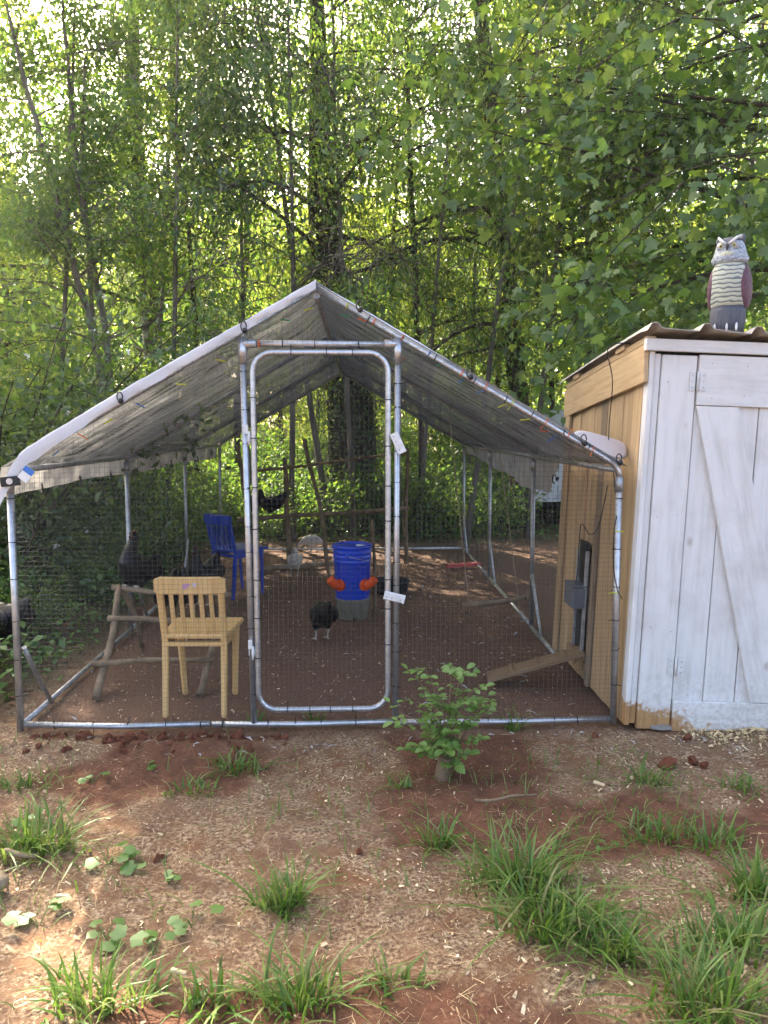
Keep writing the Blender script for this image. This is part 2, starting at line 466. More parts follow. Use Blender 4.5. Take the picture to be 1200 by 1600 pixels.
def tarp_mat(name, base, dark, tm, streak=True, see=0.0):
    m, nt, out = new_mat(name)
    if streak:
        s1 = noise(nt, 3.0, 6, 0.65, stretch=(0.55, 5.5, 0.55), dist=0.5)
        s2 = noise(nt, 11, 4, 0.6, stretch=(0.6, 3.0, 0.6))
        k = math_(nt, 'ADD', math_(nt, 'MULTIPLY', s1, 0.7), math_(nt, 'MULTIPLY', s2, 0.3))
        c = ramp(nt, k, [(0.38, dark), (0.5, tuple(0.5 * (a + b) for a, b in zip(base, dark))), (0.62, base)])  # dirt streaks and shadows of leaf debris on top, both put into the colour
    else:
        c = ramp(nt, noise(nt, 6, 4), [(0.3, dark), (0.7, base)])
    d = nt.nodes.new('ShaderNodeBsdfDiffuse'); nt.links.new(c, d.inputs[0])
    t = nt.nodes.new('ShaderNodeBsdfTranslucent'); nt.links.new(c, t.inputs[0])
    mx = nd(nt, 'ShaderNodeMixShader'); mx.inputs[0].default_value = tm
    b = nd(nt, 'ShaderNodeBump', i_Strength=0.4, i_Distance=0.02)
    nt.links.new(noise(nt, 9, 4, stretch=(0.5, 2.5, 0.5)), b.inputs['Height'])
    nt.links.new(b.outputs[0], d.inputs['Normal'])
    nt.links.new(d.outputs[0], mx.inputs[1]); nt.links.new(t.outputs[0], mx.inputs[2])
    tr = nt.nodes.new('ShaderNodeBsdfTransparent'); ms = nd(nt, 'ShaderNodeMixShader'); ms.inputs[0].default_value = see
    nt.links.new(mx.outputs[0], ms.inputs[1]); nt.links.new(tr.outputs[0], ms.inputs[2])
    nt.links.new((ms if see else mx).outputs[0], out.inputs[0])
    return m
MT['tarp'] = tarp_mat('grey_tarp', (0.21, 0.205, 0.20), (0.02, 0.02, 0.022), 0.5, see=0.15)
MT['tarp_white'] = tarp_mat('silver_white_tarp', (0.74, 0.75, 0.77), (0.62, 0.63, 0.66), 0.15, streak=False)
MT['valance'] = tarp_mat('pale_tarp_edge', (0.50, 0.47, 0.43), (0.30, 0.29, 0.27), 0.4, streak=False)

def ground_mat():
    m, nt, out = new_mat('clay_ground')
    a_run = nd(nt, 'ShaderNodeAttribute', attribute_name='run').outputs['Fac']
    a_for = nd(nt, 'ShaderNodeAttribute', attribute_name='woods').outputs['Fac']
    n1 = noise(nt, 1.6, 5, 0.6, coord='Position')
    n2 = noise(nt, 9, 6, 0.7, coord='Position')
    n3 = noise(nt, 70, 4, 0.7, coord='Position', stretch=(1, 1, 1))
    clay = ramp(nt, n1, [(0.35, (0.195, 0.094, 0.048)), (0.55, (0.20, 0.12, 0.07)), (0.72, (0.26, 0.12, 0.06))])
    mulch = ramp(nt, n3, [(0.38, (0.09, 0.05, 0.03)), (0.5, (0.25, 0.165, 0.10)), (0.62, (0.50, 0.38, 0.24))])
    k = ramp(nt, n2, [(0.4, (0, 0, 0)), (0.58, (1, 1, 1))])
    c = mix(nt, clay, mulch, math_(nt, 'MULTIPLY', k, 0.9))
    c = mix(nt, c, (0.10, 0.056, 0.038), math_(nt, 'MULTIPLY', math_(nt, 'SUBTRACT', noise(nt, 4.3, 5, 0.65, coord='Position'), 0.52, True), 3.2, True))
    a_damp = nd(nt, 'ShaderNodeAttribute', attribute_name='damp').outputs['Fac']
    c = mix(nt, c, ramp(nt, n2, [(0.35, (0.075, 0.034, 0.021)), (0.65, (0.17, 0.066, 0.036))]), math_(nt, 'MULTIPLY', a_damp, 0.85))
    rund = ramp(nt, n3, [(0.35, (0.11, 0.062, 0.04)), (0.55, (0.20, 0.115, 0.074)), (0.72, (0.29, 0.185, 0.125))])
    rund = mix(nt, rund, (0.12, 0.077, 0.055), math_(nt, 'MULTIPLY', n1, 0.6))
    c = mix(nt, c, rund, a_run)
    fl = ramp(nt, n3, [(0.3, (0.06, 0.042, 0.025)), (0.5, (0.13, 0.085, 0.05)), (0.7, (0.2, 0.145, 0.085))])
    fl = mix(nt, fl, (0.05, 0.085, 0.025), math_(nt, 'MULTIPLY', k, 0.45))
    c = mix(nt, c, fl, a_for)
    b = math_(nt, 'ADD', math_(nt, 'MULTIPLY', n2, 0.8), math_(nt, 'MULTIPLY', n3, 0.35))
    finish(nt, out, c, 0.95, 0, b, 0.9, 0.02, 0.15)
    return m
MT['ground'] = ground_mat()

# ------------------------------------------------------------------ layout numbers of the run
XL, XR, Y0, Y1 = -1.79, 1.375, 4.0, 10.0
XM = -0.21
ZE, ZR = 1.40, 2.31
YF = [4.0, 6.0, 8.0, 10.0]

def ground_h(x, y):
    x = np.asarray(x, float); y = np.asarray(y, float)
    h = 0.05 * (fbm(x * 0.7, y * 0.7, 3, 3) - 0.5) + 0.035 * (fbm(x * 3.1, y * 3.1, 5, 4) - 0.5) + 0.016 * (fbm(x * 13, y * 13, 9, 3) - 0.5)
    # little bank of dug clay along the front rail
    h = h + 0.045 * np.exp(-((y - 3.80) / 0.10) ** 2) * sstep(-1.95, -1.7, x) * (1 - sstep(-0.55, -0.2, x)) * (0.5 + fbm(x * 5, y * 5, 21, 3))
    inside = sstep(3.85, 4.05, y)
    h = h * (1 - 0.45 * inside)
    far = sstep(12, 30, y)
    h = h + far * 0.8 * (fbm(x * 0.08, y * 0.08, 31, 3) - 0.4)
    h = h + sstep(1.9, 4.0, -x) * 0.12 * sstep(3, 6, y)
    return h - 0.012
def gz(x, y): return float(ground_h(np.array([x]), np.array([y]))[0])

def damp_f(x, y):
    return sstep(.49, .62, fbm(np.asarray(x) * 1.7 + 9, np.asarray(y) * 1.7, 88, 4))
# ------------------------------------------------------------------ ground
def axis(segs):
    out = []
    for a, b, st in segs:
        n = max(1, int(round((b - a) / st)))
        out += list(np.linspace(a, b, n, endpoint=False))
    out.append(segs[-1][1])
    return np.array(out)
gx = axis([(-220, -60, 20), (-60, -14, 3), (-14, -5, 0.5), (-5, -2.6, 0.12), (-2.6, 2.8, 0.028), (2.8, 5, 0.12), (5, 14, 0.5), (14, 60, 3), (60, 220, 20)])
gy = axis([(-120, -20, 10), (-20, 0, 1.5), (0, 1.4, 0.2), (1.4, 4.3, 0.022), (4.3, 10.5, 0.06), (10.5, 20, 0.3), (20, 60, 2), (60, 320, 20)])
GX, GY = np.meshgrid(gx, gy)
GZ = ground_h(GX, GY)
nx, ny = len(gx), len(gy)
idx = np.arange(nx * ny).reshape(ny, nx)
gf = np.stack([idx[:-1, :-1].ravel(), idx[:-1, 1:].ravel(), idx[1:, 1:].ravel(), idx[1:, :-1].ravel()], 1)
gme = mesh_np('ground', np.stack([GX.ravel(), GY.ravel(), GZ.ravel()], 1), gf, MT['ground'], smooth=True)
nz_ = fbm(GX * 2.2, GY * 2.2, 41, 4) - 0.5
run = sstep(3.88, 4.12, GY + nz_ * 0.22) * sstep(XL - 0.12, XL + 0.08, GX + nz_ * 0.3) * (1 - sstep(10.2, 11.0, GY + nz_ * 0.8)) * (1 - sstep(2.8, 4.5, GX))
woods = np.clip(sstep(10.4, 11.4, GY + nz_ * 1.2) + sstep(1.75, 2.1, -GX + nz_ * 0.3) * sstep(3.9, 5.0, GY + nz_) + sstep(9, 14, np.abs(GX)), 0, 1)
for nm, arr in (('run', run), ('woods', woods * (1 - run)), ('damp', damp_f(GX, GY) * (1 - run) * (1 - woods))):
    at = gme.attributes.new(nm, 'FLOAT', 'POINT')
    at.data.foreach_set('value', arr.ravel().astype(np.float32))
g_o = tag(link('ground', gme), kind='structure')

# ------------------------------------------------------------------ foliage builders
def leaf_quads(pos, ax, nr, length, width, fold=0.25):
    """diamond leaves: 4 verts, 2 triangles each, folded along the midrib"""
    n = len(pos)
    ax = ax / np.linalg.norm(ax, axis=1, keepdims=True)
    sd = np.cross(ax, nr); sd /= (np.linalg.norm(sd, axis=1, keepdims=True) + 1e-9)
    up = np.cross(sd, ax)
    L = length[:, None]; W = width[:, None]
    v = np.empty((n, 4, 3))
    v[:, 0] = pos
    v[:, 1] = pos + ax * L * 0.45 + sd * W * 0.5 + up * W * fold
    v[:, 2] = pos + ax * L
    v[:, 3] = pos + ax * L * 0.45 - sd * W * 0.5 + up * W * fold
    b = (np.arange(n) * 4)[:, None]
    f = np.concatenate([b + np.array([[0, 1, 2]]), b + np.array([[0, 2, 3]])], 1).reshape(-1, 3)
    return v.reshape(-1, 3), f

MAPLE = np.array([(0, 0), (.16, .05), (.42, .02), (.36, .2), (.58, .42), (.36, .44), (.34, .58), (.15, .52), (.18, .72), (0, 1.0),
                  (-.18, .72), (-.15, .52), (-.34, .58), (-.36, .44), (-.58, .42), (-.36, .2), (-.42, .02), (-.16, .05)])
def leaf_maple(pos, ax, nr, length):
    n = len(pos); k = len(MAPLE)
    ax = ax / np.linalg.norm(ax, axis=1, keepdims=True)
    sd = np.cross(ax, nr); sd /= (np.linalg.norm(sd, axis=1, keepdims=True) + 1e-9)
    up = np.cross(sd, ax)
    L = length[:, None]
    v = np.empty((n, k + 1, 3))
    v[:, 0] = pos + ax * L * 0.3
    for i, (a, b) in enumerate(MAPLE):
        v[:, i + 1] = pos + ax * L * b + sd * L * a + up * L * (-0.16 * (a * a * 2 + (b - .3) ** 2 * .8))
    base = (np.arange(n) * (k + 1))[:, None]
    tri = np.array([[0, 1 + i, 1 + (i + 1) % k] for i in range(k)])
    f = (base[:, None, :] + tri[None]).reshape(-1, 3)
    return v.reshape(-1, 3), f

class Limbs:
    """collects tubes (fast) and leaf anchor points"""
    def __init__(s): s.mb = MB(); s.anch = []
def bez(p0, d0, L, curve, n, rnd, jit=0.06):
    pts = [np.array(p0, float)]; d = np.array(d0, float); d /= np.linalg.norm(d)
    for i in range(n):
        d = d + curve / n + rnd.normal(0, jit, 3); d /= np.linalg.norm(d)
        pts.append(pts[-1] + d * L / n)
    return pts

def grow(trunk, seed, n_limb, z0, z1, L0, L1, up=0.35, droop=-0.5, n_sec=7, per_sec=50, spread=0.13, az=None, extra=None, sec_len=0.38, sides=8, hang=0.6, rl=0.3):
    """trunk: [(x,y,z,r)...] local.  returns MB of wood, anchors (n,3), directions (n,3)"""
    rnd = np.random.default_rng(seed); random.seed(seed)
    mb = MB()
    tp = np.array(trunk, float)
    # resample trunk with slight wobble
    zz = np.linspace(tp[0, 2], tp[-1, 2], max(8, len(tp) * 3))
    tx = np.interp(zz, tp[:, 2], tp[:, 0]); ty = np.interp(zz, tp[:, 2], tp[:, 1]); tr = np.interp(zz, tp[:, 2], tp[:, 3])
    w = np.cumsum(rnd.normal(0, 0.012, (len(zz), 2)), 0) * (zz[:, None] > 0.2)
    tx = tx + w[:, 0]; ty = ty + w[:, 1]
    flare = 1 + 0.5 * np.exp(-(zz - zz[0]) / 0.25)
    mb.tube([(a, b, c) for a, b, c in zip(tx, ty, zz)], list(tr * flare), n=sides, jit=0.06)
    anc = []; dr = []
    limbs = []
    for i in range(n_limb):
        h = z0 + (z1 - z0) * ((i + rnd.random()) / n_limb)
        t = (h - z0) / max(1e-6, z1 - z0)
        L = (L0 * (1 - t) + L1 * t) * rnd.uniform(0.7, 1.15)
        a = rnd.uniform(0, 2 * PI) if az is None else az[0] + rnd.normal(0, az[1])
        p = (np.interp(h, zz, tx), np.interp(h, zz, ty), h)
        limbs.append((p, (math.cos(a), math.sin(a), up * rnd.uniform(0.3, 1.5)), L, np.interp(h, zz, tr)))
    for (p, d, L) in (extra or []):
        limbs.append((p, d, L, 0.09 * rl / 0.3))
    for p, d, L, r in limbs:
        pts = bez(p, d, L, np.array([0, 0, droop]), 7, rnd)
        r0 = max(0.008, min(r * rl * 1.3, 0.006 + L * 0.012))
        mb.tube(pts, [r0 * (1 - 0.85 * k / 7) for k in range(8)], n=5, cap=False)
        for s in range(n_sec):
            q = 0.22 + 0.78 * (s + rnd.random()) / n_sec
            k = min(6, int(q * 7)); fr = q * 7 - k
            sp = pts[k] * (1 - fr) + pts[k + 1] * fr
            ld = pts[k + 1] - pts[k]; ld /= np.linalg.norm(ld)
            an = rnd.choice([-1, 1]) * rnd.uniform(0.4, 1.25)
            ca, sa = math.cos(an), math.sin(an)
            d2 = np.array([ld[0] * ca - ld[1] * sa, ld[0] * sa + ld[1] * ca, ld[2] * 0.5 + rnd.normal(0.05, 0.3)])
            l2 = L * sec_len * rnd.uniform(0.6, 1.3) * (1.15 - 0.5 * q)
            sps = bez(sp, d2, l2, np.array([0, 0, droop * 1.2]), 4, rnd, 0.12)
            mb.tube(sps, [0.007, 0.006, 0.005, 0.004, 0.002], n=3, cap=False)
            sa_ = np.array(sps)
            u = rnd.random(per_sec) * 3.999
            ki = u.astype(int); fu = (u - ki)[:, None]
            c = sa_[ki] * (1 - fu) + sa_[ki + 1] * fu
            tw = sa_[ki + 1] - sa_[ki]
            g = rnd.normal(0, spread, (per_sec, 3)); g[:, 2] -= np.abs(rnd.normal(0, spread * hang, per_sec))
            anc.append(c + g)
            dd = tw / (np.linalg.norm(tw, axis=1, keepdims=True) + 1e-9) * 0.6 + rnd.normal(0, 0.6, (per_sec, 3)); dd[:, 2] -= hang * 0.7
            dr.append(dd)
    return mb, np.concatenate(anc), np.concatenate(dr), rnd

def crown_mesh(name, anc, dr, rnd, size, mat, kind='leaf', aspect=0.5, maxn=None, clump=0.0):
    if clump:
        g = fbm(anc[:, 0] * 1.1 + anc[:, 1] * .8 + 40, anc[:, 2] * 1.25 + anc[:, 1] * .5 + 40, int(rnd.integers(0, 999)), 2)
        k = g > clump + rnd.normal(0, .03, len(g)); anc = anc[k]; dr = dr[k]
    if maxn and len(anc) > maxn:
        k = rnd.choice(len(anc), maxn, replace=False); anc = anc[k]; dr = dr[k]
    n = len(anc)
    nr = rnd.normal(0, 0.55, (n, 3)); nr[:, 2] += 1.0
    ln = size * rnd.uniform(0.6, 1.3, n)
    if kind == 'maple':
        v, f = leaf_maple(anc, dr, nr, ln)
    else:
        v, f = leaf_quads(anc, dr, nr, ln, ln * aspect * rnd.uniform(0.8, 1.2, n))
    return mesh_np(name, v, f, mat)

def tree(name, label, loc, trunk, seed, cat='tree', group=None, bark='bark', leafm='leaf', size=0.09, aspect=0.5, kind='leaf', maxn=None, clump=0.47, **kw):
    kw['per_sec'] = int(kw.get('per_sec', 50) * (1.55 if clump else 1))
    mb, anc, dr, rnd = grow(trunk, seed, **kw)
    root = empty(name, loc)
    tag(root, label, cat, group)
    mb.build('trunk', MT[bark], root)
    link('crown', crown_mesh('crown', anc, dr, rnd, size, MT[leafm], kind, aspect, maxn, clump), root)
    return root

def shrub_parts(seed, h, rad, n_stem, per, size, aspect=0.5, spread=0.1, arch=-0.5, lean=0.5, branches=4):
    rnd = np.random.default_rng(seed); random.seed(seed)
    mb = MB(); anc = []; dr = []
    for i in range(n_stem):
        a = rnd.uniform(0, 2 * PI); b0 = rnd.random() ** 0.5 * rad * 0.35
        p = (math.cos(a) * b0, math.sin(a) * b0, -0.03)
        L = h * rnd.uniform(0.65, 1.15)
        ln = lean * rnd.uniform(0.2, 1.2)
        pts = bez(p, (math.cos(a) * ln, math.sin(a) * ln, 1), L, np.array([math.cos(a) * .3, math.sin(a) * .3, arch]), 6, rnd, 0.08)
        mb.tube(pts, [0.009 * (h ** .5) * (1 - .8 * k / 6) + .001 for k in range(7)], n=4, cap=False)
        segs = [pts]
        for b in range(branches):
            k = int(rnd.integers(1, 6))
            a2 = rnd.uniform(0, 2 * PI)
            s = bez(pts[k], (math.cos(a2), math.sin(a2), .5), L * rnd.uniform(.2, .45), np.array([0, 0, arch]), 3, rnd, .12)
            mb.tube(s, [.004, .003, .003, .0015], n=3, cap=False)
            segs.append(s)
        for s in segs:
            s = np.array(s); m = len(s) - 1
            u = (0.1 + 0.9 * rnd.random(per)) * (m - 1e-3)
            ki = u.astype(int); fu = (u - ki)[:, None]
            c = s[ki] * (1 - fu) + s[ki + 1] * fu + rnd.normal(0, spread, (per, 3))
            c[:, 2] = np.maximum(c[:, 2], 0.02)
            anc.append(c)
            d = rnd.normal(0, .8, (per, 3)); d[:, 2] += 0.05
            dr.append(d)
    return mb, np.concatenate(anc), np.concatenate(dr), rnd

def shrub(name, label, loc, seed, h, rad, n_stem, per, size, mat='leaf', cat='shrub', group=None, flowers=0, **kw):
    asp = kw.get('aspect', 0.5)
    mb, anc, dr, rnd = shrub_parts(seed, h, rad, n_stem, per, size, **kw)
    root = tag(empty(name, loc, rnd.uniform(0, 6)), label, cat, group)
    mb.build('stem', MT['bark'], root)
    link('foliage', crown_mesh('foliage', anc, dr, rnd, size, MT[mat], aspect=asp), root)
    if flowers:
        k = rnd.choice(len(anc), flowers)
        c = np.repeat(anc[k], 5, 0) + rnd.normal(0, .012, (flowers * 5, 3)) + np.array([0, 0, .02])
        d = rnd.normal(0, 1, (flowers * 5, 3))
        fo = link('blossom', crown_mesh('blossom', c, d, rnd, 0.035, MT['flower'], aspect=0.8), root)
        fo['kind'] = 'stuff'
    return root

# ------------------------------------------------------------------ chicken run (frame, wire, door)
def roof_z(x):
    h = (x - XL) / (XM - XL) if x < XM else (XR - x) / (XR - XM)
    return ZE + (ZR - ZE) * h

def wire_mb(segs, r=0.00062, wob=0.004, step=0.5):
    mb = MB()
    for a, b in segs:
        a = Vector(a); b = Vector(b)
        n = max(1, int((b - a).length / step))
        pts = [a.lerp(b, i / n) for i in range(n + 1)]
        for p in pts:
            s = math.sin(p.x * 3.1 + p.z * 2.3 + p.y * 1.7) * wob + random.uniform(-wob, wob) * 0.35
            p += Vector((s if abs((b - a).x) < 0.5 * (b - a).length else 0, s * 0.8, s * 0.6 if abs((b - a).z) < 0.5 * (b - a).length else 0))
        mb.tube(pts, r, n=3, cap=False, smooth=False)
    return mb
def add_wire(segs, parent, r=0.00062, **kw):
    o = wire_mb(segs, r, **kw).build('wire_mesh', MT['wire'], parent)
    o['kind'] = 'stuff'
    return o

coop = empty('chicken_run', (XM, Y0, 0))
tag(coop, 'walk-in chicken run of galvanised tubes and wire mesh under a tarp', 'chicken run')
OFF = Vector((XM, Y0, 0))
def cpart(name, mb, mat, parent=None):
    o = mb.build(name, mat, parent or coop)
    if parent is None: o.location = -OFF
    return o
def pipe(name, pts, r=0.017, mat='galv', n=12):
    mb = MB(); mb.tube(pts, r, n=n)
    return cpart(name, mb, MT[mat])
DX0, DX1 = -0.588, 0.205           # door posts
DZ = 2.03
def rafter_pts(y, side):
    xe = XL if side < 0 else XR
    s = 1 if side < 0 else -1
    a = Vector((xe, y, ZE - 0.06)); 
    return [a, Vector((xe + s * 0.008, y, ZE - 0.02)), Vector((xe + s * 0.035, y, ZE + 0.018)), Vector((xe + s * 0.09, y, roof_z(xe + s * 0.09))), Vector((XM - s * 0.0, y, ZR))]
for y in YF:
    for side in (-1, 1):
        xe = XL if side < 0 else XR
        xb = xe + (-0.012 if side < 0 else 0.008)
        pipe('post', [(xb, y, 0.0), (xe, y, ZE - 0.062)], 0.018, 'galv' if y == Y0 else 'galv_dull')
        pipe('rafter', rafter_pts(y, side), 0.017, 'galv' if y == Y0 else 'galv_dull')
        mb = MB(); mb.tube([(xe, y, ZE - 0.13), (xe, y, ZE - 0.055)], 0.021, n=12)
        cpart('coupling', mb, MT['galv_dull'])
pipe('ridge_pole', [(XM, Y0 + 0.02, ZR - 0.036), (XM, Y1, ZR - 0.036)], 0.017, 'galv_dull')
for xe in (XL, XR):
    for i in range(3):
        pipe('eave_pole', [(xe, YF[i] + 0.02, ZE - 0.02), (xe, YF[i + 1] - 0.02, ZE - 0.02)], 0.016, 'galv_dull')
        if not (xe == XR and i == 0):
            pipe('base_rail', [(xe + (-0.012 if xe < 0 else 0.008), YF[i] + 0.02, 0.025), (xe + (-0.012 if xe < 0 else 0.008), YF[i + 1] - 0.02, 0.022)], 0.016, 'galv_dull')
pipe('base_rail', [(XR, 5.2, 0.025), (XR, 5.98, 0.022)], 0.016, 'galv_dull')
# front bottom rails, three lengths
for a, b in ((XL + 0.01, -0.80), (-0.79, 0.185), (0.22, XR - 0.01)):
    pipe('base_rail', [(a, Y0, 0.024 + (0.012 if a < -1 else 0)), ((a + b) / 2, Y0 - 0.004, 0.02), (b, Y0, 0.026)], 0.0165)
for a, b in ((XL + 0.02, XM), (XM, XR - 0.02)):
    pipe('base_rail', [(a, Y1, 0.03), (b, Y1, 0.03)], 0.016, 'galv')
for xe, y, dy in ((XL, Y0, 0.34), (XL, 6.0, 0.36), (XL, 8.0, -0.38), (XR, 6.0, -0.38), (XR, 8.0, -0.4), (XR, 10.0, -0.4)):
    s = 0.02 if xe < 0 else -0.0
    pipe('brace', [(xe + s, y + math.copysign(0.02, dy), 0.45), (xe + s, y + dy * 0.3, 0.33), (xe + s, y + dy, 0.03)], 0.0125, 'galv_dull', 8)
# door posts, header, sleeves
for x in (DX0, DX1):
    xb = x + (0.022 if x < 0 else -0.012)
    pipe('door_post', [(xb, Y0 - 0.002, 0.03), (x, Y0 - 0.002, DZ - 0.03)], 0.0165)
    mb = MB()
    mb.tube([(x, Y0, DZ - 0.10), (x, Y0, DZ + 0.03)], 0.022, n=12)
    s = 1 if x < 0 else -1
    mb.tube([(x, Y0, DZ), (x + s * 0.07, Y0, DZ)], 0.022, n=12)
    mb.tube([(x, Y0, DZ + 0.02), (x, Y0, roof_z(x) - 0.0)], 0.014, n=10)
    cpart('tee_sleeve', mb, MT['galv'])
pipe('door_header', [(DX0 + 0.03, Y0, DZ), (DX1 - 0.03, Y0, DZ)], 0.0165)
# door leaf: rounded rectangle of tube
dx0, dx1, dz0, dz1, rc = -0.537, 0.153, 0.105, 1.985, 0.10
dpts = []
for cx, cz, a0 in ((dx1 - rc, dz1 - rc, 0), (dx0 + rc, dz1 - rc, 90), (dx0 + rc, dz0 + rc, 180), (dx1 - rc, dz0 + rc, 270)):
    for k in range(7):
        a = R(a0 + 15 * k)
        dpts.append(Vector((cx + rc * math.cos(a), Y0 - 0.012, cz + rc * math.sin(a))))
dpts.append(dpts[0].copy())
mb = MB(); mb.tube(dpts, 0.0155, n=12, cap=False)
door = mb.build('door', MT['galv'], coop); door.location = -OFF
G_ = 0.0254
def dband(x):      # door z range at x
    lo, hi = dz0, dz1
    for xc, s in ((dx0 + rc, -1), (dx1 - rc, 1)):
        d = (x - xc) * s
        if d > 0:
            k = rc - math.sqrt(max(0, rc * rc - min(d, rc) ** 2)); lo = dz0 + k; hi = dz1 - k
    return lo, hi
segs = []
x = dx0 + 0.01
while x < dx1:
    lo, hi = dband(x); segs.append(((x, Y0 - 0.028, lo), (x, Y0 - 0.028, hi))); x += G_
z = dz0 + 0.012
while z < dz1:
    segs.append(((dx0, Y0 - 0.029, z), (dx1, Y0 - 0.029, z))); z += G_
add_wire(segs, door)
for zc in (0.42, 1.55):
    mb = MB()
    mb.box((-0.562, Y0 - 0.012, zc), (0.045, 0.006, 0.035), mi=0, ch=0.002)
    mb.tube([(-0.562, Y0 - 0.018, zc - 0.035), (-0.562, Y0 - 0.018, zc + 0.035)], 0.007, n=8)
    mb.box((-0.575, Y0 - 0.02, zc + 0.045), (0.022, 0.012, 0.05), mi=0, ch=0.003)
    mb.build('hinge', MT['white_metal'], door)
def latch(px, py, ang, w=0.11, h=0.045, Yd=None):
    p = P(px, py, Y0 - 0.045)
    mb = MB()
    m = Euler((0, R(ang), 0)).to_matrix()
    mb.box(p, (w, 0.006, h), rot=m, ch=0.003)
    mb.box(p + m @ Vector((w * 0.5 - 0.004, -0.004, 0)), (0.012, 0.012, h * 1.05), rot=m, ch=0.003)
    mb.tube([p + m @ Vector((w * 0.12, -0.012, 0.003)), p + m @ Vector((w * 0.12, 0.02, 0.003))], 0.006, n=8)
    lo_ = mb.build('latch', MT['white_metal'], door)
    for k in (-0.35, -0.1, 0.32):
        hb = MB(); hb.tube([p + m @ Vector((w * k, -0.0045, -0.008)), p + m @ Vector((w * k, -0.0025, -0.008))], 0.0045, n=8); hb.build('screw', MT['galv_dull'], lo_)
latch(622, 692, 66)
latch(616, 933, 14)

# wire mesh panels
def vpanel(x0, x1, zlo, ztop, y):
    s = []
    x = x0
    while x <= x1:
        s.append(((x, y, zlo), (x, y, ztop(x)))); x += G_
    z = zlo
    zmax = max(ztop(x0), ztop(x1), ztop(min(max(XM, x0), x1)))
    while z < zmax:
        a, b = x0, x1
        if z > ztop(x0): a = XL + (XM - XL) * (z - ZE) / (ZR - ZE)
        if z > ztop(x1): b = XR + (XM - XR) * (z - ZE) / (ZR - ZE)
        if b > a: s.append(((a, y, z), (b, y, z)))
        z += G_
    return s
rz = lambda x: roof_z(x)
yf = Y0 - 0.021
for sg in (vpanel(XL + 0.01, DX0, 0.03, rz, yf), vpanel(DX1, XR - 0.01, 0.03, rz, yf), vpanel(DX0 + 0.005, DX1 - 0.005, DZ, rz, yf), vpanel(XL + 0.01, XR - 0.01, 0.03, rz, Y1 + 0.02)):
    o = add_wire(sg, coop); o.location = -OFF
def spanel(x, y0, y1, zlo=0.03, zhi=ZE - 0.02):
    s = []; y = y0
    while y <= y1:
        s.append(((x, y, zlo), (x, y, zhi))); y += G_
    z = zlo
    while z < zhi:
        s.append(((x, y0, z), (x, y1, z))); z += G_
    return s
for i in range(3):
    o = add_wire(spanel(XL - 0.02, YF[i], YF[i + 1]), coop, r=0.0003); o.location = -OFF
    o = add_wire(spanel(XR + 0.021, max(5.2, YF[i]), YF[i + 1]), coop, r=0.0003); o.location = -OFF
def sag(y, amp):
    k = min(2, max(0, int((y - Y0) / 2)))
    t = (y - YF[k]) / 2
    return -amp * math.sin(PI * min(1, max(0, t)))
for xe, s in ((XL, 1), (XR, -1)):
    sg = MB()
    N = int(6.0 / 0.03)
    for i in range(N + 1):
        y = Y0 + i * 0.03
        pts = []
        for k in range(5):
            x = xe + (XM - xe) * k / 4
            pts.append((x, y, roof_z(x) + 0.012 + sag(y, 0.05) * math.sin(PI * (0.12 + 0.76 * k / 4)) - 0.018))
        sg.tube(pts, 0.00052, n=3, cap=False, smooth=False)
    L = int(1.83 / 0.03)
    for j in range(L + 1):
        x = xe + (XM - xe) * j / L
        pts = []
        for k in range(13):
            y = Y0 + k * 0.5
            pts.append((x, y, roof_z(x) + 0.012 + sag(y, 0.05) * math.sin(PI * (0.12 + 0.76 * j / L)) - 0.018))
        sg.tube(pts, 0.00052, n=3, cap=False, smooth=False)
    o = sg.build('roof_wire_mesh', MT['wire'], coop); o.location = -OFF; o['kind'] = 'stuff'

# black and coloured ties that lash the wire to the tubes
def tie_mesh(r, mat):
    mb = MB(); mb.tube([(0, 0, -0.0024), (0, 0, 0.0024)], r, n=8)
    mb.box((r + 0.012, -0.004, 0), (0.026, 0.003, 0.004))
    return mb.mesh('zip_tie', mat)
TIE = tie_mesh(0.0192, MT['black'])
TIEC = {k: tie_mesh(0.0205, MT['zip_' + k]) for k in ('orange', 'yellow', 'green', 'blue')}
def ties(a, b, n, me=None, cols=None, parent=coop, ph=0.5):
    a = Vector(a); b = Vector(b); d = (b - a).normalized()
    n = max(1, int(n * 0.75))
    for i in range(n):
        t = (i + ph + random.uniform(-0.22, 0.22)) / n
        q = d.to_track_quat('Z', 'Y').to_matrix() @ Matrix.Rotation(random.uniform(0, 6.28), 3, 'Z')
        m = me or TIE
        if cols: m = random.choice(cols)
        p = a.lerp(b, t)
        o = link('zip_tie', m, parent, p - OFF if parent is coop else p, q.to_euler())
ties((XL - 0.012, Y0, 0.1), (XL, Y0, 1.3), 8)
ties((XR + 0.008, Y0, 0.1), (XR, Y0, 1.3), 9)
ties((DX0 + 0.022, Y0, 0.1), (DX0, Y0, 1.95), 14)
ties((DX1 - 0.012, Y0, 0.1), (DX1, Y0, 1.95), 14)
ties((DX0 + 0.1, Y0, DZ), (DX1 - 0.1, Y0, DZ), 5)
ties((XL + 0.1, Y0, 0.027), (0.1, Y0, 0.024), 14)
ties((0.3, Y0, 0.024), (XR - 0.1, Y0, 0.024), 8)
ties((dx0, Y0 - 0.012, 0.3), (dx0, Y0 - 0.012, 1.85), 10, parent=door)
ties((dx1, Y0 - 0.012, 0.3), (dx1, Y0 - 0.012, 1.85), 10, parent=door)
ties((dx0 + .12, Y0 - 0.012, dz0), (dx1 - .12, Y0 - 0.012, dz0), 6, parent=door)
ties((dx0 + .12, Y0 - 0.012, dz1), (dx1 - .12, Y0 - 0.012, dz1), 5, parent=door)
